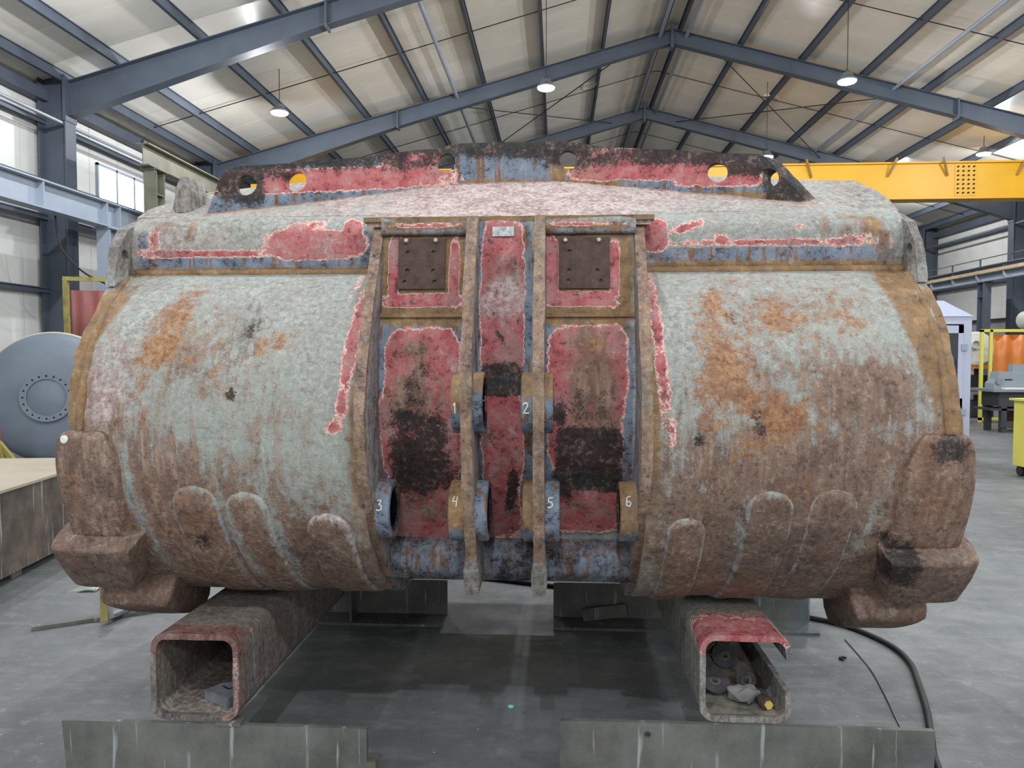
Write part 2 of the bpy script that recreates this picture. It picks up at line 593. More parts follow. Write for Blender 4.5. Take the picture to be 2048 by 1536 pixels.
PURL = [0.22, 1.73, 3.25, 4.77, 6.29, 7.81, 9.33, 10.85, 11.9]
first = None
for sgn in (-1, 1):
    for q in PURL:
        x = XM + sgn * q
        z = ztop(x)
        if first is None or sgn * first['s'] < 0:
            b = MB()
            b.box(x - 0.004, x + 0.004, Y0, Y1, z, z + 0.2)
            b.box(x - 0.035, x + 0.035, Y0, Y1, z, z + 0.01)
            b.box(x - 0.035, x + 0.035, Y0, Y1, z + 0.185, z + 0.2)
            first = b.build('purlin', M_STEEL, ceiling); first['s'] = sgn; fx, fz = x, z
        else:
            c = first.copy(); COL.objects.link(c); c.location = (x - fx, 0, z - fz)
for o in ceiling.children:
    if 's' in o: del o['s']
# sag rods at mid bay, thin lines across the purlins
for yy in (4.5, 10.5, 16.5, 22.5, 28.5, 34.5):
    for xe in (XL + 0.4, XR - 0.4):
        MB().tube([(XM, yy, ztop(XM) + 0.1), (xe, yy, ztop(xe) + 0.1)], 0.011, 6).build('sag_rod', M_DARK, ceiling)
# round struts between the frames
for sx in (XM - 0.30, XM + 0.36, 8.35, -2.6):
    MB().tube([(sx, Y0, ztop(sx) - 0.10), (sx, Y1, ztop(sx) - 0.10)], 0.045, 12).build('strut_tube', M_STEEL_L, ceiling, smooth=True)
# wind bracing rods
for ya, yb in ((19.5, 25.5),):
    for xa, xb in ((3.9, 8.6), (1.8, -2.9)):
        MB().tube([(xa, ya, ztop(xa) - 0.2), (xb, yb, ztop(xb) - 0.2)], 0.014, 6).build('brace_rod', M_DARK, ceiling)
        MB().tube([(xb, ya, ztop(xb) - 0.2), (xa, yb, ztop(xa) - 0.2)], 0.014, 6).build('brace_rod', M_DARK, ceiling)
for (vx, vy) in ((0.9, 22.3), (6.2, 22.6)):
    nrm = Vector((0.27 * (-1 if vx < XM else 1), 0, 1)).normalized()
    MB().lathe((vx, vy, ztop(vx) + 0.20), -nrm, [(-0.02, 0.24), (0.03, 0.24), (0.05, 0.20), (0.03, 0.16), (0.03, 0.0)], 24).build('roof_vent_ring', M_ROOF, ceiling, smooth=True, angle=40)

# portal frames
first = None
for yf in (-4.5, 1.5, 7.5, 13.5, 19.5, 25.5, 31.5, 37.5, 43.5):
    if first is None:
        first = tag(empty('portal_frame', (XM, yf, 0)), kind='structure')
        for sgn in (-1, 1):
            xc = XM + sgn * 11.85
            xk = XM + sgn * 7.0
            b = MB()
            b.ibeam((xc, yf, ztop(xc)), (xk, yf, ztop(xk)), 0.64, 0.24, d1=0.42, side=(0, 1, 0))
            b.ibeam((xk, yf, ztop(xk)), (XM, yf, ztop(XM)), 0.42, 0.22, d1=0.36, side=(0, 1, 0))
            b.build('rafter', M_STEEL_D, first)
            for xs in (xk, XM + sgn * 0.02):
                MB().box(xs - 0.02, xs + 0.02, yf - 0.13, yf + 0.13, ztop(xs) - 0.47, ztop(xs) + 0.02).build('splice_plate', M_STEEL_D, first)
            # column: flanges face the nave
            b = MB()
            xa, xb = xc, xc + sgn * 0.5
            zt = ztop(xc) + 0.12
            for xx in (xa, xb):
                b.box(xx - 0.012, xx + 0.012, yf - 0.15, yf + 0.15, 0, zt)
            b.box(min(xa, xb), max(xa, xb), yf - 0.01, yf + 0.01, 0, zt)
            b.build('column', M_STEEL, first)
            MB().box(xc - 0.03, xc + 0.03, yf - 0.16, yf + 0.16, ztop(xc) - 0.72, ztop(xc) + 0.06).build('end_plate', M_STEEL_D, first)
            MB().box(min(xa, xb) - 0.06, max(xa, xb) + 0.06, yf - 0.2, yf + 0.2, 0, 0.03).build('base_plate', M_STEEL_D, first)
    else:
        c = copy_tree(first); c.location = (XM, yf, 0)

# long walls of upright panels with girts
for side, X, s, mt in (('left', XL, -1, M_WALL), ('right', XR, 1, M_WALLR)):
    wl = tag(empty('wall_' + side, (X, 0, 0)), kind='structure')
    b = MB().box(X, X + s * 0.1, 0.005, 0.995, 0, 6.9)
    p = b.build('wall_panel', mt, wl); p.location.y = Y0
    for k in range(1, int(Y1 - Y0)):
        c = p.copy(); COL.objects.link(c); c.location.y = Y0 + k
    MB().box(X + s * 0.1, X + s * 0.2, Y0, Y1, 0, 7.2).build('outer_skin', M_STEEL_L, wl)
    for z in (1.2, 2.7, 4.05, 5.8):
        g = MB()
        g.box(X - s * 0.005, X - s * 0.16, Y0, Y1, z - 0.006, z + 0.006)
        g.box(X - s * 0.15, X - s * 0.16, Y0, Y1, z - 0.07, z + 0.03)
        g.build('girt', M_STEEL, wl)
    MB().box(X - s * 0.01, X - s * 0.22, Y0, Y1, 6.15, 6.35).build('eave_beam', M_STEEL_D, wl)
    MB().tube([(X - s * 0.55, Y0, 5.72), (X - s * 0.55, Y1, 5.72)], 0.035, 8).build('eave_pipe', M_GALV, wl, smooth=True)

wb = tag(empty('wall_back', (XM, Y1, 0)), kind='structure')
for k in range(25):
    x = XL + k * 1.0
    if k == 0: pp = MB().box(x + 0.005, x + 0.995, Y1, Y1 + 0.1, 0, 10.2).build('wall_panel', M_WALL, wb)
    else:
        c = pp.copy(); COL.objects.link(c); c.location.x = k
# wall behind the camera
wf = tag(empty('wall_front', (XM, Y0, 0)), kind='structure')
MB().box(XL, -4.0, Y0 - 0.1, Y0, 0, 10.2).build('wall_panel', M_WALL, wf)
MB().box(9.5, XR, Y0 - 0.1, Y0, 0, 10.2).build('wall_panel', M_WALL, wf)
MB().box(-4.0, 9.5, Y0 - 0.1, Y0, 0, 10.2).build('wall_panel', M_WALL, wf)

# daylight windows high in the long walls
M_PANE = emit('daylit_glazing', (238, 246, 255), 3.2)
wn = 0
for side, X, s in (('left', XL, 1), ('right', XR, -1)):
    for yb in ((15.2,) if s > 0 else (33.0,)):
        wn += 1
        win = tag(empty('window_%d' % wn, (X, yb, 4.3)), kind='structure')
        f = MB()
        L = 2.06
        za, zb = 4.45, 5.48
        xa, xb = X + s * 0.005, X + s * 0.05
        f.box(xa, xb, yb, yb + L, za, za + 0.05); f.box(xa, xb, yb, yb + L, zb - 0.05, zb)
        for q in range(4):
            yy = yb + q * (L - 0.05) / 3
            f.box(xa, xb, yy, yy + 0.05, za, zb)
        f.build('window_frame', M_STEEL_L, win)
        for q in range(3):
            yy = yb + q * (L - 0.05) / 3
            MB().box(X + s * 0.01, X + s * 0.025, yy + 0.05, yy + (L - 0.05) / 3, za + 0.05, zb - 0.05).build('pane', M_PANE, win)

# ================================================================= CRANES
def runway(name, x, ya, yb, zt, depth, mat, label, posts, stiff, post_mat, wdt=0.26):
    t = tag(empty(name, (x, ya, 0)), label, 'crane rail')
    MB().ibeam((x, ya, zt), (x, yb, zt), depth, wdt, 0.025, 0.014).build('beam', mat, t)
    MB().box(x - 0.03, x + 0.03, ya, yb, zt, zt + 0.05).build('rail', M_DARK, t)
    for yy in stiff:
        MB().box(x - wdt / 2 + 0.01, x + wdt / 2 - 0.01, yy - 0.012, yy + 0.012, zt - depth + 0.02, zt - 0.02).build('stiffener', mat, t)
    for yy in posts:
        p = MB()
        z = zt - depth
        p.box(x - 0.13, x + 0.13, yy - 0.16, yy - 0.14, 0, z); p.box(x - 0.13, x + 0.13, yy + 0.14, yy + 0.16, 0, z)
        p.box(x - 0.01, x + 0.01, yy - 0.14, yy + 0.14, 0, z); p.box(x - 0.18, x + 0.18, yy - 0.2, yy + 0.2, z - 0.03, z)
        p.box(x - 0.12, x + 0.12, yy - 0.14, yy + 0.14, z - 0.5, z - 0.48)
        p.build('post', post_mat, t)
    return t


runway('crane_runway', -8.3, 4.0, 43.0, 4.28, 0.46, M_STEEL_L, 'pale blue-grey crane rail beam on posts along the windowed wall', (7.6, 13.5, 19.6, 25.6, 31.6), (5.5, 7.4, 9.4, 11.6, 13.3, 13.7, 15.7, 17.7), M_STEEL_L)
runway('crane_runway', -7.9, 14.0, 43.0, 5.52, 0.42, M_OLIVE, 'weathered olive-grey upper crane rail beam ending beside the column', (14.4, 20.4, 26.4, 32.4), (), M_OLIVE)
runway('crane_runway', 13.75, 4.0, 43.0, 4.28, 0.46, M_STEEL_L, 'blue-grey crane rail beam on posts along the beige wall', (13.2, 19.2, 25.2, 31.2, 37.2), tuple(6 + 1.5 * k for k in range(22)), M_STEEL)
runway('crane_runway', 14.45, 18.6, 22.6, 5.52, 0.42, M_OLIVE, 'short upper crane rail beam on posts beside the beige wall', (19.0, 22.2), (), M_OLIVE)

cr = tag(empty('bridge_crane', (3.0, 20.5, 5.57)), 'yellow bridge crane girder with bolted splice spanning the hall', 'crane')
g = MB()
g.box(-7.77, 14.32, 20.33, 20.36, 5.56, 6.44); g.box(-7.77, 14.32, 20.64, 20.67, 5.56, 6.44)
g.build('girder', M_YEL, cr)
MB().box(-7.77, 14.32, 20.25, 20.75, 5.52, 5.56).build('bottom_flange', M_YEL, cr)
MB().box(-7.77, 14.32, 20.25, 20.75, 6.44, 6.48).build('top_flange', M_YEL, cr)
for x in (-7.9, 14.45):
    MB().box(x - 0.14, x + 0.14, 19.4, 21.6, 5.60, 5.95).build('end_carriage', M_YEL, cr)
    for yy in (19.7, 21.3):
        MB().lathe((x - 0.05, yy, 5.682), (1, 0, 0), [(0, 0.11), (0.1, 0.11)], 20).build('wheel', M_DARK, cr)
for xs in (10.55,):
    MB().box(xs - 0.27, xs + 0.27, 20.315, 20.33, 5.6, 6.42).build('splice_plate', M_YEL, cr)
    bolt = None
    for i in range(4):
        for j in range(7):
            p = (xs - 0.2 + i * 0.133, 20.315, 5.68 + j * 0.112)
            if bolt is None:
                bolt = MB().lathe(p, (0, -1, 0), [(0, 0.024), (0.03, 0.024), (0.03, 0.012), (0.06, 0.012)], 6).build('bolt', M_DARK, cr); p0 = p
            else:
                c = bolt.copy(); COL.objects.link(c); c.location = (p[0] - p0[0], 0, p[2] - p0[2])
    for i in range(4):
        for j in range(3):
            c = bolt.copy(); COL.objects.link(c)
            c.location = (i * 0.133, 0.02 + j * 0.1 - 0.02, -0.14)
for k, xs in enumerate((-1.1, 1.2, 6.45, 8.75, 9.9, 12.0)):
    q = -1 if k % 2 == 0 else 1
    MB().bar((xs, 20.15, 6.56), (xs - q * 0.18, 20.30, 6.12), 0.04, 0.05).build('bracket', M_YELD, cr)

# ================================================================= HIGH BAY LAMPS
M_LENS = emit('lamp_lens', (240, 246, 255), 20)
M_HOUS = simple('lamp_housing_grey', (120, 124, 130), 0.4, 0.4)
lamp0 = None
LX, LY = (-5.88, -0.25, 5.82, 11.68), (-8.3, -2.3, 3.7, 9.7, 15.75, 21.6, 27.6)
IN_VIEW = {(-5.88, 15.75), (-0.25, 15.75), (5.82, 15.75), (5.82, 21.6), (11.68, 21.6), (11.68, 27.6)}   # the lamps the photograph shows
OFF = [(x, y) for x in LX for y in LY if y < 12] + [(11.68, 15.75)]                                    # the same grid going on beyond the frame
LZ = 7.0
ld = bpy.data.lights.new('lamp_light', 'POINT')
ld.shadow_soft_size = 0.04; ld.energy = LAMP_WATT; ld.color = LAMP_COL
for xi in LX:
    for yi in LY:
        if (xi, yi) not in IN_VIEW and (xi, yi) not in OFF: continue
        LZ = 6.6 if xi < -3 else 7.0
        if lamp0 is None:
            lamp0 = tag(empty('high_bay_lamp', (xi, yi, LZ)), 'white round high bay lamp hanging on a thin wire below the purlins', 'lamp', 'high bay lamps under the roof')
            h = MB().lathe((xi, yi, LZ), (0, 0, 1), [(0.0, 0.19), (0.03, 0.19), (0.05, 0.16), (0.09, 0.12), (0.16, 0.10), (0.17, 0.03)], 24)
            h.build('housing', M_HOUS, lamp0, smooth=True, angle=40)
            MB().lathe((xi, yi, LZ - 0.035), (0, 0, 1), [(0.0, 0.15), (0.012, 0.17), (0.036, 0.18)], 24).build('lens', M_LENS, lamp0, smooth=True, angle=60)
            MB().tube([(xi - 0.1, yi, LZ + 0.1), (xi, yi, LZ + 0.24), (xi + 0.1, yi, LZ + 0.1)], 0.008, 6).build('bail', M_DARK, lamp0)
            wire = MB().tube([(0, 0, 0), (0, 0, 1)], 0.008, 6)
            wire = wire.build('wire', M_DARK, None); wire.parent = lamp0; wire.location = (0, 0, 0.23)
            wire.scale.z = ztop(xi) + 0.19 - LZ - 0.23
            lo = bpy.data.objects.new('light', ld); COL.objects.link(lo); lo.parent = lamp0; lo.location = (0, 0, -0.078)
            src = cur = lamp0
        else:
            c = cur = copy_tree(src); c.location = (xi, yi, LZ)
            for ch in c.children:
                if 'light' in ch.name: ch.name = 'light'
                if 'lens' in ch.name: ch.name = 'lens'
                if ch.name.startswith('wire'): ch.scale.z = ztop(xi) + 0.19 - LZ - 0.23
        for ch in cur.children:
            if ch.name.split('.')[0].split('_')[0] in ('light', 'lens'):
                kind_ = ch.name.split('.')[0].split('_')[0]
                if (xi, yi) in OFF: ch.name = 'high_bay_%s_%02d_offscreen' % (kind_, OFF.index((xi, yi)) + 1)
                else: ch.name = kind_

# ================================================================= LOADER BUCKET
MASK_BARREL = [
    ('B', -1.403, 0.816, 0.563, 0.334, 0, 3, 0.16, 1), ('B', -1.571, 1.067, 0.218, 0.216, 0, 3, 0.12, 1), ('B', -1.34, 1.069, 0.194, 0.143, 0, 2, 0.12, 0.9),
    ('B', -1.01, 0.73, 0.414, 0.232, 0, 3, 0.12, 1), ('B', -1.662, 1.41, 0.107, 0.239, 12, 2, 0.1, 0.55), ('K', -1.563, 1.343, 0.133, 0.203, 8, 2, 0.1, 0.75),
    ('B', -1.13, 1.514, 0.213, 0.156, 0, 2, 0.14, 0.36), ('B', -0.878, 0.984, 0.244, 0.13, 0, 2, 0.12, 0.6), ('B', 0.813, 0.877, 0.525, 0.351, 0, 4, 0.16, 1),
    ('B', 0.846, 1.142, 0.442, 0.148, 0, 3, 0.14, 1), ('B', 0.99, 1.368, 0.173, 0.12, 0, 3, 0.08, 1), ('B', 0.496, 1.155, 0.144, 0.149, 0, 2, 0.1, 0.8),
    ('B', 0.855, 1.448, 0.144, 0.097, 0, 2, 0.1, 0.7), ('B', 0.628, 1.415, 0.225, 0.178, 0, 2, 0.14, 0.55), ('B', 0.901, 1.686, 0.337, 0.11, 0, 2, 0.14, 0.5),
    ('C', 0.891, 1.65, 0.316, 0.143, 0, 2, 0.14, 0.44), ('B', -1.229, 1.479, 0.283, 0.189, 0, 2, 0.14, 0.5), ('C', -1.272, 1.514, 0.214, 0.208, 0, 2, 0.14, 0.45),
    ('B', -1.0, 1.261, 0.293, 0.151, 0, 2, 0.14, 0.42), ('O', -1.365, 1.639, 0.07, 0.102, 25, 2, 0.06, 0.75), ('O', -1.375, 1.531, 0.072, 0.105, 20, 2, 0.06, 0.72),
    ('O', -1.421, 1.411, 0.039, 0.127, 5, 2, 0.05, 0.7), ('O', -1.409, 1.276, 0.032, 0.101, 0, 2, 0.05, 0.6), ('O', -1.325, 1.696, 0.056, 0.078, 30, 2, 0.06, 0.5),
    ('O', -0.96, 1.548, 0.06, 0.079, 0, 2, 0.05, 0.55), ('O', -1.027, 1.531, 0.025, 0.052, 20, 2, 0.03, 0.75), ('O', -1.171, 1.445, 0.021, 0.059, 15, 2, 0.03, 0.8),
    ('O', -1.212, 1.479, 0.088, 0.051, 0, 2, 0.06, 0.5), ('O', -0.778, 1.296, 0.051, 0.05, 0, 2, 0.05, 0.3), ('O', 0.541, 1.439, 0.089, 0.212, 5, 2, 0.09, 0.85),
    ('O', 0.717, 1.615, 0.199, 0.105, 15, 2, 0.1, 0.6), ('O', 0.534, 1.669, 0.051, 0.073, 0, 2, 0.05, 0.75), ('O', 0.475, 1.616, 0.037, 0.123, -5, 2, 0.05, 0.55),
    ('O', 0.734, 1.295, 0.119, 0.096, 10, 2, 0.07, 0.78), ('O', 0.625, 1.351, 0.08, 0.096, 0, 2, 0.07, 0.65), ('O', 0.591, 1.205, 0.128, 0.065, 0, 2, 0.07, 0.55),
    ('O', 0.981, 1.614, 0.147, 0.104, 20, 2, 0.1, 0.5), ('O', 0.88, 1.723, 0.203, 0.077, 10, 2, 0.1, 0.47), ('O', -1.162, 1.378, 0.157, 0.101, 0, 2, 0.1, 0.44),
    ('O', 0.47, 1.019, 0.049, 0.159, 0, 2, 0.06, 0.5), ('O', 0.856, 1.024, 0.191, 0.156, 0, 2, 0.1, 0.38), ('O', 0.68, 1.744, 0.104, 0.059, 0, 2, 0.06, 0.45),
    ('O', -1.284, 0.901, 0.183, 0.18, 0, 2, 0.1, 0.4), ('O', 1.144, 1.614, 0.039, 0.028, 0, 2, 0.02, 0.6), ('O', 0.797, 1.191, 0.095, 0.097, 0, 2, 0.1, 0.5),
    ('O', -1.513, 0.994, 0.144, 0.112, 0, 2, 0.1, 0.35), ('S', -1.078, 1.563, 0.032, 0.064, 8, 2, 0.04, 0.56), ('D', -1.088, 1.566, 0.046, 0.088, 8, 2, 0.05, 0.8),
    ('S', -1.105, 1.364, 0.019, 0.025, 0, 2, 0.02, 0.68), ('S', -1.268, 0.833, 0.063, 0.056, 0, 2, 0.05, 0.62), ('S', 0.601, 1.615, 0.037, 0.087, -8, 2, 0.05, 0.46),
    ('S', 0.654, 1.271, 0.029, 0.048, -15, 2, 0.035, 0.62), ('S', 0.463, 1.221, 0.024, 0.031, 0, 2, 0.02, 0.72), ('S', -0.845, 1.232, 0.051, 0.03, 20, 2, 0.05, 0.42),
    ('S', -0.777, 1.212, 0.044, 0.044, 0, 2, 0.05, 0.42), ('S', -0.784, 1.404, 0.015, 0.01, 0, 2, 0.02, 0.6), ('S', 0.587, 1.505, 0.013, 0.012, 0, 2, 0.015, 0.6),
    ('S', 1.077, 0.9, 0.056, 0.086, 0, 2, 0.06, 0.62), ('S', 0.865, 0.953, 0.013, 0.091, 5, 2, 0.03, 0.5), ('S', -0.709, 1.196, 0.024, 0.067, 0, 2, 0.04, 0.5),
    ('S', -1.283, 1.105, 0.018, 0.053, 20, 2, 0.05, 0.4), ('D', 0.755, 0.835, 0.283, 0.185, 0, 3, 0.15, 0.7), ('D', 0.353, 1.087, 0.045, 0.204, 0, 2, 0.08, 0.7),
    ('D', -0.846, 0.782, 0.184, 0.138, 0, 2, 0.1, 0.6), ('D', 0.943, 1.11, 0.157, 0.166, 0, 2, 0.2, 0.45), ('U', -1.127, 0.884, 0.018, 0.184, -12, 2, 0.03, 0.6),
    ('U', -0.971, 0.824, 0.022, 0.175, -8, 2, 0.03, 0.6), ('U', -1.468, 0.995, 0.018, 0.243, -8, 2, 0.03, 0.65), ('U', 0.613, 0.893, 0.015, 0.116, 4, 2, 0.03, 0.6),
    ('U', 1.025, 0.955, 0.016, 0.144, 14, 2, 0.03, 0.55), ('U', -0.72, 1.004, 0.052, 0.165, -8, 2, 0.06, 0.5), ('U', -0.981, 1.001, 0.21, 0.092, 0, 2, 0.1, 0.35),
    ('b', -1.127, 0.884, 0.022, 0.194, -12, 2, 0.03, 0.85), ('b', -0.971, 0.824, 0.026, 0.186, -8, 2, 0.03, 0.85), ('b', -1.463, 0.995, 0.021, 0.262, -8, 2, 0.03, 0.9),
    ('b', 0.613, 0.893, 0.017, 0.126, 4, 2, 0.03, 0.8), ('b', 1.025, 0.955, 0.019, 0.153, 14, 2, 0.03, 0.8), ('b', -0.72, 1.004, 0.069, 0.184, -8, 2, 0.06, 0.7),
    ('b', -0.804, 1.021, 0.086, 0.072, 0, 2, 0.08, 0.7), ('b', -1.007, 1.073, 0.104, 0.088, 0, 2, 0.08, 0.6), ('P', -0.705, 1.514, 0.028, 0.309, 5, 3, 0.02, 0.62),
    ('P', -0.746, 1.254, 0.037, 0.042, 40, 2, 0.03, 0.6), ('P', -0.733, 1.753, 0.026, 0.083, 10, 2, 0.03, 0.5), ('P', 0.339, 1.53, 0.027, 0.32, -3, 3, 0.02, 0.62),
    ('P', 0.374, 1.253, 0.035, 0.073, 0, 2, 0.03, 0.5), ('P', -0.905, 1.412, 0.045, 0.101, 0, 2, 0.05, 0.34), ('P', -0.809, 1.48, 0.045, 0.102, 0, 2, 0.05, 0.3),
    ('P', 0.389, 1.48, 0.049, 0.165, 0, 2, 0.06, 0.34), ('C', -0.672, 1.263, 0.034, 0.549, 0, 6, 0.03, 0.72), ('C', 0.311, 1.269, 0.036, 0.536, 0, 6, 0.03, 0.74),
    ('C', -1.668, 1.514, 0.047, 0.298, 18, 4, 0.03, 0.9), ('C', -1.654, 1.678, 0.064, 0.077, 20, 3, 0.03, 0.9), ('C', 1.221, 1.481, 0.053, 0.307, -12, 5, 0.03, 1),
    ('C', 1.205, 1.761, 0.075, 0.052, 0, 3, 0.02, 1), ('C', 1.235, 1.305, 0.046, 0.079, 0, 3, 0.04, 0.8), ('C', -1.653, 1.798, 0.119, 0.019, 0, 2, 0.02, 0.7),
    ('C', 0.724, 1.415, 0.128, 0.097, 0, 2, 0.12, 0.3),
]
MASK_TORQUE = [
    ('P', -0.918, 1.913, 0.183, 0.053, 0, 3, 0.025, 1), ('P', -1.327, 1.882, 0.294, 0.015, 0, 5, 0.02, 0.85), ('P', -0.995, 1.951, 0.135, 0.049, -20, 2, 0.04, 0.7),
    ('P', -0.774, 1.949, 0.038, 0.066, 0, 3, 0.02, 0.9), ('P', -1.543, 1.937, 0.028, 0.053, 0, 2, 0.02, 0.6), ('P', 0.774, 1.907, 0.448, 0.013, 0, 6, 0.015, 0.72),
    ('P', 0.357, 1.938, 0.047, 0.062, 0, 4, 0.02, 0.85), ('P', 0.466, 1.964, 0.091, 0.026, -20, 2, 0.03, 0.7), ('P', 0.603, 1.918, 0.047, 0.029, 0, 2, 0.02, 0.62),
    ('P', 0.88, 1.969, 0.046, 0.033, 0, 2, 0.03, 0.5), ('P', 1.059, 1.913, 0.088, 0.029, -15, 2, 0.03, 0.55), ('U', -1.171, 1.847, 0.468, 0.021, 0, 8, 0.015, 1),
    ('U', 0.774, 1.865, 0.448, 0.025, 0, 8, 0.015, 1), ('U', -1.588, 1.899, 0.02, 0.076, 0, 3, 0.02, 1), ('U', -0.717, 1.892, 0.023, 0.084, 0, 3, 0.02, 0.9),
    ('C', -1.172, 1.813, 0.508, 0.015, 0, 8, 0.012, 1), ('C', 0.775, 1.825, 0.467, 0.018, 0, 8, 0.012, 1), ('C', -1.404, 1.983, 0.035, 0.076, 5, 2, 0.03, 0.62),
    ('C', 0.969, 1.968, 0.021, 0.072, 5, 2, 0.03, 0.72), ('C', 1.137, 1.967, 0.046, 0.054, 0, 2, 0.03, 0.75), ('C', 1.057, 2.003, 0.071, 0.025, 0, 2, 0.03, 0.6),
    ('B', -1.503, 1.994, 0.099, 0.048, 0, 2, 0.05, 0.6), ('B', 1.04, 1.95, 0.106, 0.045, 0, 2, 0.05, 0.6), ('D', -1.208, 1.991, 0.234, 0.042, 0, 2, 0.06, 0.5),
    ('K', -1.326, 1.935, 0.235, 0.042, 0, 2, 0.06, 0.7), ('B', 1.165, 1.894, 0.039, 0.072, 0, 2, 0.03, 0.8), ('B', 0.951, 1.96, 0.046, 0.045, 0, 2, 0.04, 0.5),
]
MASK_PANEL = [
    ('C', -0.474, 1.782, 0.18, 0.198, 0, 6, 0.03, 0.85), ('C', 0.096, 1.779, 0.176, 0.196, 0, 6, 0.03, 0.85), ('U', -0.478, 1.959, 0.164, 0.017, 0, 6, 0.015, 1),
    ('U', 0.096, 1.953, 0.159, 0.017, 0, 6, 0.015, 1), ('U', -0.192, 1.409, 0.105, 0.576, 0, 8, 0.02, 1), ('U', -0.469, 1.231, 0.17, 0.426, 0, 8, 0.02, 1),
    ('U', 0.097, 1.234, 0.166, 0.42, 0, 8, 0.02, 1), ('C', -0.471, 1.621, 0.161, 0.014, 0, 6, 0.02, 0.8), ('C', 0.148, 1.575, 0.122, 0.063, 0, 2, 0.04, 0.7),
    ('C', 0.096, 1.619, 0.157, 0.014, 0, 6, 0.02, 0.7), ('P', -0.478, 1.961, 0.124, 0.009, 0, 4, 0.012, 0.75), ('P', 0.079, 1.962, 0.133, 0.009, 0, 4, 0.012, 0.75),
    ('P', -0.588, 1.801, 0.02, 0.118, 2, 5, 0.012, 0.9), ('P', -0.37, 1.8, 0.018, 0.112, 2, 5, 0.012, 0.9), ('P', -0.487, 1.692, 0.133, 0.023, -1, 5, 0.014, 0.95),
    ('P', -0.022, 1.797, 0.023, 0.116, -1, 5, 0.012, 0.9), ('P', 0.201, 1.796, 0.018, 0.11, 0, 5, 0.012, 0.9), ('P', 0.087, 1.695, 0.13, 0.027, 0, 5, 0.014, 0.9),
    ('S', 0.078, 1.704, 0.07, 0.014, 0, 3, 0.03, 0.5), ('S', -0.491, 1.714, 0.081, 0.011, 0, 3, 0.03, 0.6), ('P', -0.476, 1.444, 0.132, 0.148, 0, 5, 0.03, 0.95),
    ('P', -0.488, 1.194, 0.144, 0.2, 0, 4, 0.03, 0.85), ('P', -0.514, 0.915, 0.155, 0.131, 0, 5, 0.03, 0.8), ('B', -0.474, 1.338, 0.117, 0.106, 0, 3, 0.06, 0.62),
    ('B', -0.502, 0.937, 0.132, 0.078, 0, 3, 0.05, 0.55), ('S', -0.474, 1.373, 0.114, 0.123, 0, 3, 0.06, 0.44), ('B', -0.501, 1.356, 0.085, 0.123, 0, 2, 0.06, 0.85),
    ('O', -0.558, 1.514, 0.018, 0.071, 0, 2, 0.03, 0.5), ('B', -0.504, 1.514, 0.072, 0.046, 0, 2, 0.04, 0.8), ('C', -0.487, 1.532, 0.064, 0.025, 0, 2, 0.03, 0.7),
    ('S', -0.487, 1.23, 0.125, 0.109, 0, 3, 0.06, 0.62), ('S', -0.504, 1.099, 0.106, 0.118, 0, 4, 0.05, 0.95), ('S', -0.39, 1.041, 0.073, 0.06, 0, 3, 0.05, 0.75),
    ('S', -0.59, 1.338, 0.021, 0.213, 0, 2, 0.03, 0.5), ('B', -0.476, 0.915, 0.114, 0.057, 0, 2, 0.05, 0.7), ('K', -0.369, 1.444, 0.025, 0.039, 0, 2, 0.03, 0.6),
    ('S', -0.466, 1.408, 0.053, 0.088, 0, 2, 0.06, 0.5), ('P', 0.104, 1.427, 0.139, 0.174, 0, 5, 0.03, 0.85), ('B', 0.13, 1.358, 0.107, 0.19, 0, 3, 0.06, 0.75),
    ('B', 0.113, 1.514, 0.087, 0.087, 0, 2, 0.05, 0.7), ('S', 0.113, 1.34, 0.104, 0.104, 0, 3, 0.06, 0.42), ('P', 0.097, 1.198, 0.131, 0.126, 0, 5, 0.03, 0.8),
    ('P', 0.103, 0.924, 0.132, 0.096, 0, 5, 0.03, 0.85), ('B', 0.122, 1.41, 0.104, 0.156, 0, 2, 0.06, 0.9), ('B', 0.096, 1.531, 0.063, 0.07, 0, 2, 0.04, 0.8),
    ('C', 0.157, 1.514, 0.038, 0.063, 20, 2, 0.04, 0.75), ('S', 0.006, 1.287, 0.028, 0.046, 0, 2, 0.03, 0.85), ('S', 0.107, 1.121, 0.117, 0.123, 0, 7, 0.03, 1),
    ('S', 0.028, 1.006, 0.047, 0.052, 0, 2, 0.03, 0.7), ('B', 0.066, 0.945, 0.092, 0.042, 0, 2, 0.04, 0.6), ('S', -0.009, 1.514, 0.017, 0.088, 0, 2, 0.04, 0.5),
    ('O', 0.131, 1.531, 0.052, 0.045, 0, 2, 0.04, 0.45), ('P', -0.195, 1.727, 0.075, 0.25, 0, 5, 0.025, 0.95), ('P', -0.194, 1.532, 0.074, 0.106, 0, 5, 0.02, 0.95),
    ('P', -0.192, 1.196, 0.071, 0.172, 0, 5, 0.02, 0.95), ('P', -0.201, 0.962, 0.067, 0.146, 0, 4, 0.025, 0.8), ('P', -0.206, 0.853, 0.076, 0.067, 0, 4, 0.03, 0.6),
    ('S', -0.192, 1.409, 0.074, 0.059, 0, 6, 0.02, 1), ('S', -0.163, 1.003, 0.022, 0.091, 8, 3, 0.02, 1), ('S', -0.242, 1.907, 0.014, 0.036, -35, 3, 0.012, 0.7),
    ('S', -0.203, 1.567, 0.011, 0.039, -30, 3, 0.012, 0.75), ('S', -0.136, 1.62, 0.009, 0.018, 30, 2, 0.012, 0.7), ('D', -0.187, 1.807, 0.071, 0.043, 0, 4, 0.04, 0.8),
    ('K', -0.186, 1.691, 0.075, 0.08, 0, 3, 0.03, 0.8), ('K', -0.158, 1.224, 0.014, 0.022, -20, 2, 0.02, 0.8), ('D', -0.207, 0.831, 0.084, 0.036, 0, 2, 0.05, 0.6),
]
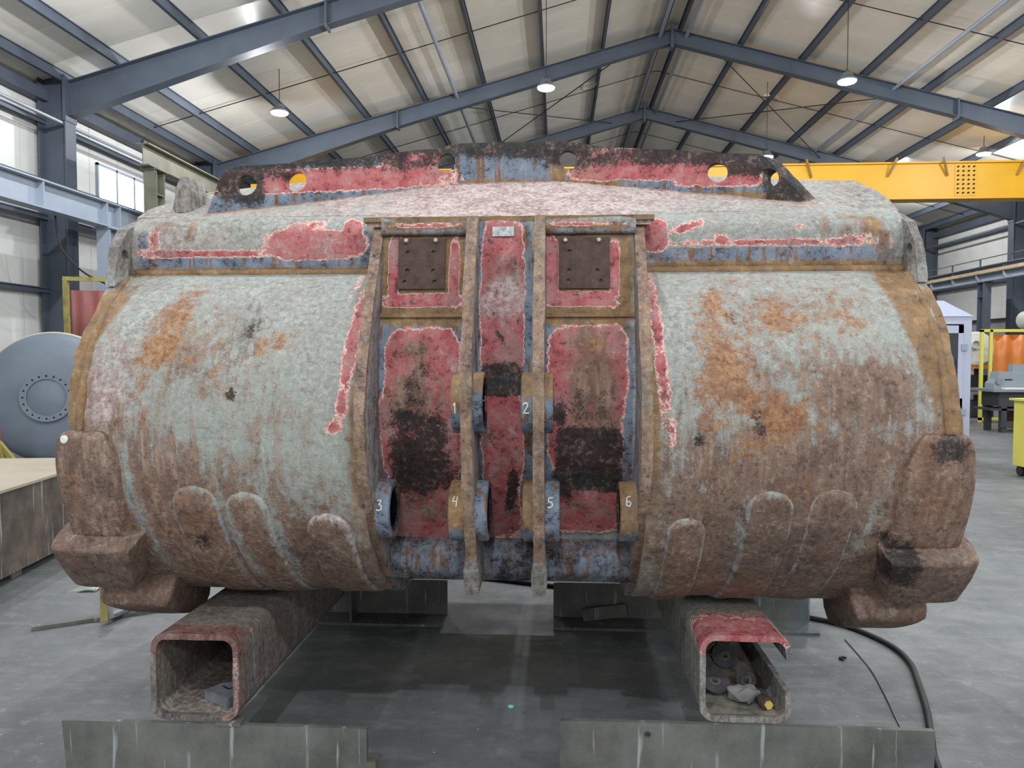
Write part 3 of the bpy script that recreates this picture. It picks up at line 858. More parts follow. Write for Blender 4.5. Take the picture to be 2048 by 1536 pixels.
MASK_SPILL = [
    ('U', -0.228, 2.283, 1.556, 0.056, 0, 6, 0.02, 0.9), ('U', -0.228, 2.315, 0.238, 0.073, 0, 5, 0.02, 1), ('U', -0.942, 2.137, 0.515, 0.049, -7, 6, 0.02, 1),
    ('U', 0.515, 2.17, 0.534, 0.048, 4, 6, 0.02, 1), ('S', 0.881, 2.195, 0.088, 0.115, 0, 4, 0.04, 0.8), ('S', 0.756, 2.268, 0.108, 0.059, 0, 4, 0.04, 1),
    ('P', -0.941, 2.223, 0.457, 0.049, -6, 6, 0.025, 0.9), ('P', -0.608, 2.304, 0.142, 0.055, -5, 4, 0.025, 0.9), ('P', 0.359, 2.285, 0.297, 0.065, 5, 6, 0.025, 1),
    ('P', 0.647, 2.215, 0.167, 0.044, 4, 4, 0.025, 0.9), ('P', -0.282, 2.369, 0.086, 0.03, 0, 3, 0.03, 0.5), ('S', -0.239, 2.405, 0.691, 0.06, 0, 6, 0.04, 1),
    ('S', -0.978, 2.303, 0.491, 0.053, -6, 6, 0.05, 0.95), ('S', 0.514, 2.315, 0.459, 0.052, 4, 6, 0.05, 0.95), ('S', -1.128, 2.237, 0.11, 0.061, -5, 3, 0.05, 0.6),
    ('S', -0.747, 2.319, 0.118, 0.054, -5, 3, 0.05, 0.55), ('S', -1.274, 2.194, 0.093, 0.089, 0, 5, 0.04, 1), ('S', 0.738, 2.262, 0.127, 0.063, 0, 5, 0.04, 1),
    ('S', -0.034, 2.356, 0.086, 0.055, 0, 4, 0.04, 0.9), ('C', 0.009, 2.312, 0.047, 0.096, 8, 3, 0.03, 0.9), ('C', 0.177, 2.217, 0.165, 0.025, 8, 4, 0.03, 0.9),
    ('C', -0.942, 2.106, 0.496, 0.016, -7, 6, 0.012, 0.9), ('C', -0.228, 2.247, 0.281, 0.011, 0, 6, 0.012, 0.8), ('C', 0.629, 2.133, 0.373, 0.016, 4, 6, 0.012, 0.9),
    ('O', 0.135, 2.29, 0.054, 0.055, 0, 2, 0.04, 0.5),
]
BX, BY, BZ = -0.19, 3.4, 0.53
bucket = tag(empty('loader_bucket', (BX, BY, BZ)), 'huge rusty wheel loader bucket with flaking red paint resting on two square tubes', 'bucket')
YC, ZC, RB = 3.15, 1.21, 0.69
TOPF = (2.80, 1.812)                                     # where the barrel meets the box beam


def nz(x, y, z, s): return noise.noise(Vector((x * s, y * s, z * s)))


A_TOP = math.atan2(TOPF[1] - ZC, TOPF[0] - YC)           # around 120 deg
A_BOT = math.radians(270)


def arc_pt(t, r):                                         # t 0 top .. 1 bottom
    a = A_TOP + (A_BOT - A_TOP) * t
    return YC + r * math.cos(a), ZC + r * math.sin(a)


def ang_of_z(z, r=RB):                                    # parameter t for a height on the front of the arc
    a = math.pi - math.asin(max(-1, min(1, (z - ZC) / r)))
    return (a - A_TOP) / (A_BOT - A_TOP)


def dents(x, z):
    d = 0.010 * nz(x, 3.1, z, 2.2) + 0.004 * nz(x, 9.7, z, 7.0) + 0.0016 * nz(x, 1.3, z, 22.0)
    for (dx, dz, r, k) in ((-1.12, 1.55, 0.10, -0.014), (-1.2, 1.34, 0.05, -0.01), (0.62, 1.58, 0.1, -0.014), (0.7, 1.26, 0.08, -0.016), (0.46, 1.2, 0.05, -0.012), (-1.25, 0.86, 0.09, -0.012), (-0.95, 1.2, 0.18, 0.008), (0.95, 1.45, 0.2, 0.008)):
        q = ((x - dx) ** 2 + (z - dz) ** 2) / (r * r)
        if q < 4: d += k * math.exp(-q * 1.5)
    return d


def barrel(x0, x1):
    nu, nv = int((x1 - x0) / 0.011), 150
    def front(u, v, off=0.0):
        x = x0 + (x1 - x0) * u
        if v <= 0.88:
            t = v / 0.88
            y, z = arc_pt(t, RB)
            a = A_TOP + (A_BOT - A_TOP) * t
            k = dents(x, z) * min(1, t * 12) * min(1, (1 - t) * 8) + off
            return (x, y + math.cos(a) * k, z + math.sin(a) * k)
        s_ = (v - 0.88) / 0.12
        return (x, YC + s_ * 1.45, ZC - RB - off)
    V, F = grid(front, nu, nv)
    n = len(V)
    V2, _ = grid(lambda u, v: front(u, v, -0.028), nu, nv)
    F2 = [tuple(i + n for i in reversed(f)) for f in F]
    w_ = nu + 1
    E = []
    for i in range(nu): E.append((i, i + 1)); E.append((nv * w_ + i + 1, nv * w_ + i))
    for j in range(nv): E.append(((j + 1) * w_, j * w_)); E.append((j * w_ + nu, (j + 1) * w_ + nu))
    F3 = [(b, a, a + n, b + n) for a, b in E]
    o = mesh_obj('barrel_shell', V + V2, F + F2 + F3, WORN, bucket, smooth=True, angle=60)
    fix_normals(o)
    return set_masks(o, MASK_BARREL)


barrel(-1.645, -0.655)
barrel(0.295, 1.256)

# side plates: thick worn cheeks, their rims stand proud of the barrel; horn with lifting hole on top
def side_plate(x_in, x_out, seed):
    ol = []
    for k in range(41):
        t = k / 40
        y, z = arc_pt(0.04 + t * 0.96, RB + 0.004 + 0.014 * noise.noise(Vector((t * 9, seed, 0))) + 0.006 * noise.noise(Vector((t * 40, seed, 3))))
        ol.append((y, z))
    ol += [(3.5, 0.50), (4.60, 0.50), (4.62, 0.62), (4.1, 1.0), (3.75, 1.6), (3.45, 2.0), (3.26, 2.12), (3.10, 2.09), (2.98, 2.05), (2.88, 2.015), (2.79, 1.975), (2.728, 1.90), (2.695, 1.80), (2.69, 1.75)]
    sg = 1 if x_out > x_in else -1
    def fn(u, v, s_):
        wob = 0.010 * noise.noise(Vector((u * 6, v * 6, seed))) + 0.004 * noise.noise(Vector((u * 30, v * 30, seed)))
        return ((x_in if s_ == 0 else x_out + sg * wob * 1.6), u, v)
    V, F = sheet(ol, [(2.762, 1.872, 0.022)], 0.028, fn)
    o = mesh_obj('side_plate', V, F, WORN, bucket)
    fix_normals(o)
    def ex(P, M):
        z = P[:, 2]
        M[:, 4] = np.clip((1.78 - z) / 0.1, 0, 1) * np.clip((z - 1.15) / 0.1, 0, 1)
        M[:, 1] = np.clip((1.2 - z) / 0.15, 0, 1)
        M[:, 7] = np.clip((z - 1.75) / 0.1, 0, 1) * 0.8
        return M
    set_masks(o, extra=ex)
    # ragged fillet weld between rim and barrel
    b = MB()
    pts, rr = [], []
    for k in range(60):
        t = 0.02 + k / 59 * 0.78
        y, z = arc_pt(t, RB - 0.004)
        pts.append((x_in - sg * 0.004, y, z)); rr.append(0.015 + 0.006 * noise.noise(Vector((t * 30, seed, 7))))
    b.tube(pts, rr, 8)
    wd = b.build('weld_bead', WORN, bucket, smooth=True)
    set_masks(wd, base={'C': 0.85})


side_plate(-1.635, -1.674, 1.7)
side_plate(1.246, 1.282, 5.2)

# box beam faces left and right of the hitch, rounding into the sloped top plate
KS = 0.55


def ztp(y): return 2.02 + KS * (y - 2.86)


def box_face(x0, x1):
    prof = [(2.83, 1.800), (2.812, 1.822), (2.806, 1.86), (2.803, 1.91), (2.806, 1.95), (2.815, 1.978), (2.835, 2.000), (2.87, ztp(2.87)), (2.90, ztp(2.90))]
    D = [0]
    for a, b_ in zip(prof, prof[1:]): D.append(D[-1] + math.hypot(b_[0] - a[0], b_[1] - a[1]))
    D = np.array(D); PY = [p[0] for p in prof]; PZ = [p[1] for p in prof]
    def fn(u, v):
        x = x0 + (x1 - x0) * u
        d = v * D[-1]
        y, z = float(np.interp(d, D, PY)), float(np.interp(d, D, PZ))
        return (x, y + 0.005 * nz(x, 2, z, 5) + 0.0015 * nz(x, 4, z, 25), z)
    V, F = grid(fn, int((x1 - x0) / 0.011), 28)
    n = len(V)
    o = mesh_obj('box_beam_face', V, F, WORN, bucket, smooth=True)
    md = o.modifiers.new('plate', 'SOLIDIFY'); md.thickness = 0.02; md.offset = -1
    fix_normals(o)
    return set_masks(o, MASK_TORQUE, base={'K': 0.22})


box_face(-1.64, -0.655)
box_face(0.295, 1.25)
for x0, x1 in ((-1.64, -0.66), (0.30, 1.25)):
    b = MB()
    n = 40
    b.tube([(x0 + (x1 - x0) * k / n, 2.806, 1.806) for k in range(n + 1)], [0.017 + 0.002 * noise.noise(Vector((x0 + k * 0.3, 1, 2))) for k in range(n + 1)], 10)
    set_masks(b.build('weld_bead', WORN, bucket, smooth=True), base={'C': 1.0})

# sloped top plate with worn corners
ol = [(-1.655, 2.885), (-0.70, 2.885), (-0.69, 2.70), (0.33, 2.70), (0.34, 2.885), (1.262, 2.885), (1.272, 3.0), (1.262, 3.10), (1.225, 3.22), (0.9, 3.255), (0.3, 3.36), (-0.7, 3.36), (-1.36, 3.24), (-1.52, 3.17), (-1.60, 3.09), (-1.66, 2.98)]


def fn_top(u, v, s_):
    z = ztp(v) if v > 2.86 else 2.02 + 0.20 * (v - 2.86)
    return (u, v, z + 0.006 * nz(u, v, 5, 4) + 0.002 * nz(u, v, 2, 20) - (0.03 if s_ else 0))


V, F = sheet(ol, [], 0.016, fn_top)
o = mesh_obj('top_plate', V, F, WORN, bucket, smooth=True, angle=45)
fix_normals(o)


def ex(P, M):
    x, y = P[:, 0], P[:, 1]
    M[:, 6] = np.clip(1.0 - np.abs(x + 0.19) / 0.95, 0, 1) * 0.5 + 0.40
    line = np.interp(x, [-1.4, -0.42, -0.01, 0.98], [2.925, 3.26, 3.27, 2.975])
    near = np.clip(1 - np.abs(y - line + 0.012) / 0.03, 0, 1)
    M[:, 4] = np.where((x > -1.4) & (x < 1.0), near * 0.9, 0)
    M[:, 4] = np.maximum(M[:, 4], np.clip((2.735 - y) / 0.02, 0, 1) * 0.9)
    M[:, 7] = np.clip((np.abs(x + 0.19) - 1.15) / 0.2, 0, 1) * 0.45
    return M


set_masks(o, extra=ex)

# spill guard: bent upright plate with lifting holes
BP = [(-1.40, 2.925), (-0.42, 3.26), (-0.01, 3.27), (0.98, 2.975)]
UL = [0]
for a, b_ in zip(BP, BP[1:]): UL.append(UL[-1] + math.hypot(b_[0] - a[0], b_[1] - a[1]))


def u_of_x(x): return float(np.interp(x, [p[0] for p in BP], UL))


def fn_sp(u, v, s_):
    if s_: u += 0.06 * max(0.0, min(1.0, (u - u_of_x(0.55)) / 0.3))
    x = float(np.interp(u, UL, [p[0] for p in BP])) + max(0.0, u - UL[-1]); y = float(np.interp(u, UL, [p[1] for p in BP]))
    # smooth the two bends
    return (x, y + (0.034 if s_ else 0) + 0.03 * max(0, v) , ztp(y) + v + 0.004 * nz(x, v, 3, 9) * (1 if v > 0.1 else 0))


H = 0.172
ol = [(0.0, -0.02), (u_of_x(-1.345), H - 0.03), (u_of_x(-1.31), H), (u_of_x(-0.9), H - 0.012), (u_of_x(-0.5), H - 0.012), (u_of_x(-0.45), H), (u_of_x(-0.01), H), (u_of_x(0.2), H - 0.012), (u_of_x(0.5), H - 0.006), (u_of_x(0.79), H - 0.002), (u_of_x(0.815), H - 0.015), (u_of_x(0.985), -0.02)]
hs = [(u_of_x(x), v, 0.040) for x, v in ((-1.252, 0.095), (-1.069, 0.086), (-0.481, 0.096), (0.045, 0.094), (0.637, 0.088))] + [(u_of_x(0.826), 0.082, 0.036)]
V, F = sheet(ol, hs, 0.0125, fn_sp)
o = mesh_obj('spill_guard', V, F, WORN, bucket)
fix_normals(o)
set_masks(o, MASK_SPILL)
# worn stump on the top plate
V, F = grid(lambda u, v: (-1.505 + 0.055 * math.cos(u * 6.2832) * (1.0 - 0.35 * v ** 3) + 0.008 * nz(u * 3, v * 3, 1, 2), 3.03 + 0.10 * math.sin(u * 6.2832) * (1 - 0.3 * v ** 3), ztp(3.03) - 0.05 + 0.145 * v + 0.01 * nz(u, v, 7, 3)), 20, 10, True)
F.append(tuple(range(200, 220)))
o = mesh_obj('lug_stump', V, F, WORN, bucket, smooth=True, angle=50)
fix_normals(o)
set_masks(o, base={'D': 0.6, 'K': 0.4})

# ---- hitch: recessed panels between four ribs
PANEL = [(1.985, 2.702), (1.93, 2.69), (1.62, 2.65), (1.34, 2.61), (1.16, 2.64), (0.96, 2.74), (0.77, 2.86)]
PZ_ = [p[0] for p in PANEL][::-1]; PY_ = [p[1] for p in PANEL][::-1]


def pan_y(z):
    s_ = 0
    for k in (-2, -1, 0, 1, 2): s_ += float(np.interp(z + k * 0.025, PZ_, PY_))
    return s_ / 5


def hitch_panel(x0, x1, za, zb, push, name):
    nv = max(4, int((zb - za) / 0.010))
    def fn(u, v):
        x = x0 + (x1 - x0) * u; z = zb - (zb - za) * v
        return (x, pan_y(z) + push + 0.003 * nz(x, 6, z, 7), z)
    V, F = grid(fn, int((x1 - x0) / 0.009), nv)
    o = mesh_obj(name, V, F, WORN, bucket, smooth=True)
    md = o.modifiers.new('plate', 'SOLIDIFY'); md.thickness = 0.02; md.offset = -1
    fix_normals(o)
    return set_masks(o, MASK_PANEL)


RIBX = [(-0.667, -0.630), (-0.317, -0.279), (-0.081, -0.043), (0.270, 0.307)]
for (x0, x1) in ((RIBX[0][1] - 0.005, RIBX[1][0] + 0.005), (RIBX[2][1] - 0.005, RIBX[3][0] + 0.005)):
    hitch_panel(x0, x1, 1.938, 1.99, -0.008, 'header_plate')
    hitch_panel(x0, x1, 1.632, 1.948, 0.012, 'upper_panel')
    hitch_panel(x0, x1, 0.76, 1.640, -0.004, 'lower_panel')
    b = MB().box(x0, x1, pan_y(1.636) - 0.014, pan_y(1.636) + 0.03, 1.630, 1.642)
    set_masks(b.build('ledge', WORN, bucket), base={'C': 0.8})
    b = MB(); b.tube([(x0 + (x1 - x0) * k / 12, pan_y(1.938) + 0.0, 1.937) for k in range(13)], 0.012, 8)
    set_masks(b.build('weld_bead', WORN, bucket, smooth=True), base={'U': 0.9, 'C': 0.45})
hitch_panel(RIBX[1][1] - 0.005, RIBX[2][0] + 0.005, 0.76, 1.99, -0.006, 'centre_panel')
# rim bar over the hitch
b = MB(); b.box(-0.70, 0.34, 2.69, 2.74, 1.975, 1.992)
set_masks(b.build('rim_bar', WORN, bucket), base={'C': 0.9})

# ribs
def smooth_curve(pts, n):
    """Catmull-Rom through (y,z) points"""
    P = [np.array(p, float) for p in pts]
    P = [2 * P[0] - P[1]] + P + [2 * P[-1] - P[-2]]
    out = []
    for i in range(1, len(P) - 2):
        for k in range(n):
            t = k / n
            a, b_, c, d = P[i - 1], P[i], P[i + 1], P[i + 2]
            out.append(tuple(0.5 * ((2 * b_) + (-a + c) * t + (2 * a - 5 * b_ + 4 * c - d) * t * t + (-a + 3 * b_ - 3 * c + d) * t ** 3)))
    out.append(tuple(P[-2]))
    return out


F_OUT = [(2.735, 1.985), (2.605, 1.776), (2.512, 1.598), (2.44, 1.43), (2.412, 1.27), (2.445, 1.10), (2.545, 0.905), (2.715, 0.725), (2.87, 0.60)]
F_CEN = [(2.64, 1.985), (2.523, 1.766), (2.462, 1.596), (2.424, 1.432), (2.42, 1.269), (2.455, 1.097), (2.505, 0.921), (2.565, 0.77), (2.60, 0.672)]


def rib(x0, x1, front, tail, seed, soot):
    ol = smooth_curve(front, 8)
    ol = [(y + 0.004 * noise.noise(Vector((z * 14, seed, 0))), z) for y, z in ol] + tail
    def fn(u, v, s_):
        return ((x0 if s_ == 0 else x1) + 0.003 * noise.noise(Vector((u * 9, v * 9, seed + s_))), u, v)
    V, F = sheet(ol, [], 0.016, fn)
    o = mesh_obj('hitch_rib', V, F, WORN, bucket)
    fix_normals(o)
    def ex(P, M):
        fy = np.interp(P[:, 2], [p[1] for p in front][::-1], [p[0] for p in front][::-1])
        edge = np.clip(1 - (P[:, 1] - fy) / 0.05, 0, 1)
        M[:, 4] = np.maximum(M[:, 4], edge * 0.66)
        M[:, 6] = 0.40
        M[:, 7] = 0.42
        M[:, 5] = (1 - edge) * 0.55
        M[:, 3] = 0.30
        M[:, 0] = edge * 0.22
        return M
    set_masks(o, extra=ex)
    return o


T_OUT = [(2.99, 0.535), (3.16, 0.515), (3.5, 0.52), (3.5, 0.66), (2.98, 0.68), (2.92, 0.80), (2.82, 1.0), (2.74, 1.3), (2.76, 1.7), (2.84, 1.985)]
T_CEN = [(2.615, 0.655), (2.68, 0.64), (2.74, 0.655), (2.80, 0.70), (2.90, 0.74), (2.94, 0.80), (2.82, 1.0), (2.70, 1.3), (2.72, 1.7), (2.78, 1.985)]
rib(*RIBX[0], F_OUT, T_OUT, 2.2, 1); rib(*RIBX[3], F_OUT, T_OUT, 4.4, 1)
rib(*RIBX[1], F_CEN, T_CEN, 6.1, 1); rib(*RIBX[2], F_CEN, T_CEN, 8.3, 1)
for x0, x1 in (RIBX[1], RIBX[2]):                        # thickened toes of the middle ribs
    b = MB()
    xm = (x0 + x1) / 2
    V = []
    for (wd, y0, y1, z) in ((0.020, 2.556, 2.72, 0.780), (0.027, 2.562, 2.74, 0.745), (0.027, 2.585, 2.75, 0.685), (0.020, 2.60, 2.72, 0.648)):
        V += [(xm - wd, y0, z), (xm + wd, y0, z), (xm + wd, y1, z), (xm - wd, y1, z)]
    Fc = [(0, 1, 2, 3)]
    for k in range(3):
        for i in range(4):
            j = (i + 1) % 4
            Fc.append((4 * k + i, 4 * k + 4 + i, 4 * k + 4 + j, 4 * k + j))
    Fc.append((15, 14, 13, 12))
    b.add(V, Fc)
    set_masks(b.build('rib_toe', WORN, bucket), base={'D': 0.7, 'C': 0.35})

# bottom cross bar
def fn(u, v):
    x = RIBX[0][0] + 0.006 + (RIBX[3][1] - RIBX[0][0] - 0.012) * u
    prof = [(2.90, 0.79), (2.835, 0.778), (2.800, 0.760), (2.785, 0.725), (2.792, 0.690), (2.83, 0.655), (2.89, 0.640), (3.0, 0.632), (4.60, 0.60)]
    k = v * (len(prof) - 1)
    y, z = float(np.interp(k, range(len(prof)), [p[0] for p in prof])), float(np.interp(k, range(len(prof)), [p[1] for p in prof]))
    return (x, y + 0.003 * nz(x, 1, z, 8), z)


V, F = grid(fn, 70, 32)
o = mesh_obj('cross_bar', V, F, WORN, bucket, smooth=True)
md = o.modifiers.new('plate', 'SOLIDIFY'); md.thickness = 0.02; md.offset = -1
fix_normals(o)
set_masks(o, base={'U': 0.85, 'D': 0.55, 'S': 0.40})

# pin bosses: hollow rings on the ribs, each with a chalk number
STROKES = {'1': [[(0.30, 0.72), (0.5, 1.0), (0.5, 0.0)]], '2': [[(0.15, 0.8), (0.35, 1.0), (0.65, 0.95), (0.7, 0.7), (0.2, 0.05), (0.85, 0.05)]],
           '3': [[(0.15, 0.95), (0.7, 1.0), (0.4, 0.6), (0.75, 0.45), (0.7, 0.1), (0.3, 0.0), (0.15, 0.15)]],
           '4': [[(0.35, 1.0), (0.15, 0.5), (0.7, 0.52)], [(0.7, 1.0), (0.6, 0.0)]], '5': [[(0.8, 1.0), (0.3, 0.95), (0.25, 0.55), (0.65, 0.55), (0.75, 0.2), (0.4, 0.0), (0.15, 0.1)]],
           '6': [[(0.75, 1.0), (0.3, 0.9), (0.2, 0.1), (0.6, 0.0), (0.75, 0.3), (0.5, 0.5), (0.25, 0.4)]]}


def boss(x0, x1, yc, zc, R, r, base, num=None, flip=False, zn=0.0):
    b = MB()
    L = x1 - x0
    b.lathe((x0, yc, zc), (1, 0, 0), [(0.004, R), (L - 0.004, R), (L, R - 0.005), (L, r + 0.006), (L - 0.006, r), (0.006, r), (0, r + 0.006), (0, R - 0.005)], 56, closed=True)
    o = b.build('pin_boss', WORN, bucket, smooth=True, angle=35)
    # densify for the coats
    bm = bmesh.new(); bm.from_mesh(o.data); bmesh.ops.subdivide_edges(bm, edges=[e for e in bm.edges if e.calc_length() > 0.02], cuts=2, use_grid_fill=True); bm.to_mesh(o.data); bm.free()
    o.data.shade_smooth(); o.data.set_sharp_from_angle(angle=math.radians(35))
    def ex(P, M):
        z = (P[:, 2] - zc) / R
        M[:, 4] = np.clip(0.5 + (z - base[1]) * 1.2, 0, 1) * base[0]
        M[:, 5] = 1 - M[:, 4] * 0.6
        rad = np.hypot(P[:, 1] - yc, P[:, 2] - zc)
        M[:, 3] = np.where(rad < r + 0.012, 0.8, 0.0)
        return M
    set_masks(o, extra=ex)
    MB().lathe((x0 + 0.008, yc, zc), (1, 0, 0), [(0, r + 0.001), (L - 0.016, r + 0.001), (L - 0.016, r - 0.010), (0, r - 0.010)], 40, closed=True).build('bush', M_BUSH, o, smooth=True, angle=35)
    if num:
        ht, wd = 0.036, min(0.028, L * 0.75)
        for st in STROKES[num]:
            pts = []
            for (a, c), (a2, c2) in zip(st, st[1:]):
                for k in range(4):
                    uu, vv = a + (a2 - a) * k / 4, c + (c2 - c) * k / 4
                    pts.append((uu, vv))
            pts.append(st[-1])
            P3 = []
            for uu, vv in pts:
                s_ = (zn + (vv - 0.5) * ht) / R
                th = math.pi - s_
                P3.append((x0 + L / 2 - 0.003 + (uu - 0.5) * wd, yc + math.cos(th) * (R + 0.0008), zc + math.sin(th) * (R + 0.0008)))
            MB().tube(P3, 0.0022, 6).build('chalk_number', M_WHITE, o)
    return o


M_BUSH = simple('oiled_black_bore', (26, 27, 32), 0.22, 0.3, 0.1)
YU, ZU, RU = 2.540, 1.335, 0.104
boss(-0.352, -0.312, YU, ZU, RU, 0.066, (0.9, -0.3, 0.4), '1', zn=-0.012)
boss(-0.284, -0.246, YU, ZU, RU, 0.078, (0.7, 0.2, 0.2))
boss(-0.120, -0.078, YU, ZU, RU, 0.066, (0.75, 0.0, 0.3), '2', zn=-0.012)
boss(-0.048, -0.014, YU, ZU, RU, 0.066, (0.75, 0.0, 0.3))
YD, ZD, RD = 2.612, 0.950, 0.106
boss(-0.636, -0.578, YD + 0.015, ZD + 0.0, 0.104, 0.072, (0.15, 0.8, 0.7), '3', zn=0.03)
boss(-0.372, -0.312, YD, ZD, RD, 0.070, (1.0, -0.5, 0.5), '4', zn=0.05)
boss(-0.284, -0.238, YD, ZD, RD, 0.074, (0.1, 0.8, 0.8))
boss(-0.118, -0.078, YD, ZD, RD, 0.070, (0.9, -0.4, 0.5))
boss(-0.048, 0.008, YD, ZD, RD, 0.070, (0.2, 0.6, 0.5), '5', zn=0.05)
boss(0.214, 0.276, YD + 0.015, ZD, 0.104, 0.072, (1.0, -0.6, 0.6), '6', zn=0.055)

# bolted pads in the two upper panels
M_PAD = simple('brown_wear_pad', (92, 70, 62), 0.75, 0, 0.14, 30, 0.4, (66, 50, 46))
M_BOLTW = simple('pale_bolt_head', (190, 188, 176), 0.5, 0.1, 0.1, 40)
for (x0, x1, bolts) in ((-0.572, -0.402, [(0.17, 0.95, 1), (0.80, 0.95, 1), (0.2, 0.72, 0), (0.75, 0.72, 0), (0.2, 0.36, 0), (0.75, 0.36, 0), (0.15, 0.14, 0), (0.78, 0.14, 0)]),
                        (0.005, 0.184, [(0.12, 0.93, 1), (0.78, 0.93, 1), (0.2, 0.72, 0), (0.2, 0.34, 0), (0.75, 0.34, 0), (0.18, 0.14, 0), (0.82, 0.14, 0)])):
    za, zb = 1.732, 1.915
    def pl(u, v, t): return (x0 + (x1 - x0) * u, pan_y(za + (zb - za) * v) + 0.012 - t, za + (zb - za) * v)
    hl = [(u * (x1 - x0), v * (zb - za), 0.0075) for u, v, k in bolts if not k]
    V, F = sheet([(0, 0), (x1 - x0, 0), (x1 - x0, zb - za), (0, zb - za)], hl, 0.02, lambda u, v, s_: pl(u / (x1 - x0), v / (zb - za), -0.01 if s_ else 0.012))
    pad = mesh_obj('bolt_pad', V, F, M_PAD, bucket); fix_normals(pad)
    for (u, v, k) in bolts:
        p = pl(u, v, 0.008)
        if k: MB().lathe(p, (0, -1, 0.1), [(0, 0.009), (0.012, 0.009), (0.016, 0.006)], 6).build('bolt', M_BOLTW, pad)
# data plate, scratched blank
MB().box(-0.232, -0.155, 2.676, 2.690, 1.918, 1.952).build('data_plate', simple('scratched_alloy', (205, 212, 214), 0.4, 0.3, 0.3, 60), bucket)

# wear straps on the lower barrels: raised tongues with round tops
def strap(xc, wd, ztop_, thick, lean, seed, base, xflat=None, zbot=None):
    t0 = ang_of_z(ztop_); t1 = 1.0 if zbot is None else ang_of_z(zbot)
    Larc = (t1 - t0) * (A_BOT - A_TOP) * RB
    nu, nv = 22, max(20, int(Larc / 0.016))
    def fn(u, v):
        s_ = v * Larc
        hw = wd / 2
        if s_ < hw: f = math.sqrt(max(0.0, 1 - (1 - s_ / hw) ** 2)) * 0.999 + 0.001
        else: f = 1.0
        e = (u - 0.5) * 2
        x = xc + e * hw * f + lean * v * Larc
        if xflat is not None: x = max(min(x, xflat[1]), xflat[0])
        t = t0 + (t1 - t0) * v
        dist = min((1 - abs(e)) * hw * f, s_ if s_ < hw else hw)
        h = thick * min(1.0, max(0.0, dist / 0.022)) ** 0.5
        y, z = arc_pt(t, RB)
        k = dents(x, z) * min(1, (1 - t) * 8) + h * min(1, (1 - t) * 6) - 0.004 + 0.003 * noise.noise(Vector((x * 14, z * 14, seed)))
        a = A_TOP + (A_BOT - A_TOP) * t
        return (x, y + math.cos(a) * k, z + math.sin(a) * k)
    V, F = grid(fn, nu, nv)
    o = mesh_obj('wear_strap', V, F, WORN, bucket, smooth=True)
    fix_normals(o)
    me = o.data
    if me.polygons and sum(p.normal.y for p in me.polygons) > 0: me.flip_normals()
    def ex(P, M):
        w_ = nu + 1
        E = np.array([[min(1.0, min(i, nu - i) / 3.0, (j + 0.5) / 3.0) for i in range(w_)] for j in range(nv + 1)]).ravel()
        M[:, 1] *= 0.25 + 0.75 * E
        M[:, 5] = np.maximum(M[:, 5], (1 - E) * 0.62)
        return M
    return set_masks(o, MASK_BARREL, base=base, extra=ex)


strap(-1.245, 0.175, 1.055, 0.018, 0.03, 1.0, {'B': 0.9}); strap(-1.065, 0.165, 1.035, 0.016, 0.04, 2.0, {'B': 0.9}); strap(-0.79, 0.165, 0.955, 0.020, 0.02, 3.0, {'B': 0.8, 'K': 0.5})
strap(0.70, 0.165, 1.055, 0.018, -0.03, 4.0, {'B': 0.95}); strap(0.905, 0.16, 1.065, 0.011, -0.04, 5.0, {'B': 0.95}); strap(0.435, 0.135, 0.955, 0.020, -0.02, 6.0, {'B': 0.9, 'C': 0.4})

# end guards and corner shoes wrapped round both lower corners
def wrap_pad(name, x_in, x_out, za, zb, thick, round_top, slope, base, tbl=(), over=0.05, bot_t=None):
    """pad hugging the barrel end: x_in (towards the hitch) .. x_out (past the side plate, rounded over)"""
    sg = 1 if x_out > x_in else -1
    t0, t1 = ang_of_z(zb), (ang_of_z(za) if bot_t is None else bot_t)
    nu, nv = 34, 34
    W = abs(x_out - x_in)
    Larc = (t1 - t0) * (A_BOT - A_TOP) * RB
    def fn(u, v):
        s_ = v * Larc
        # inner edge line
        xi = x_in + slope * (v - 0.5)
        f = 0.0
        if round_top and s_ < W * 0.85:
            q = 1 - s_ / (W * 0.85)
            f = (1 - math.sqrt(max(0, 1 - q * q))) * W * 0.5
        xa, xb = xi + sg * f, x_out - sg * f * 0.3
        x = xa + (xb - xa) * min(1, u / 0.72)
        e_in = min(1.0, u / 0.06) ** 0.5
        e_top = min(1.0, v / 0.07) ** 0.5
        e_bot = min(1.0, (1 - v) / 0.07) ** 0.5
        h = thick * min(e_in, e_top, e_bot) - 0.012 * (1 - min(e_in, e_top, e_bot))
        t = t0 + (t1 - t0) * v
        wrap = max(0.0, (u - 0.55) / 0.45)
        a = A_TOP + (A_BOT - A_TOP) * t
        r = RB + h - over * wrap ** 2.2 * 1.6 + 0.003 * nz(x, t * 2, 3, 8)
        x += sg * over * math.sin(min(1, wrap * 1.1) * math.pi / 2) * 0.8 * min(1, 0.3 + min(e_top, e_bot) * 0.7)
        return (x, YC + r * math.cos(a), ZC + r * math.sin(a))
    V, F = grid(fn, nu, nv)
    o = mesh_obj(name, V, F, WORN, bucket, smooth=True, angle=55)
    fix_normals(o)
    me = o.data
    if sum(p.normal.y for p in me.polygons) > 0: me.flip_normals()
    return set_masks(o, tbl, base=base)


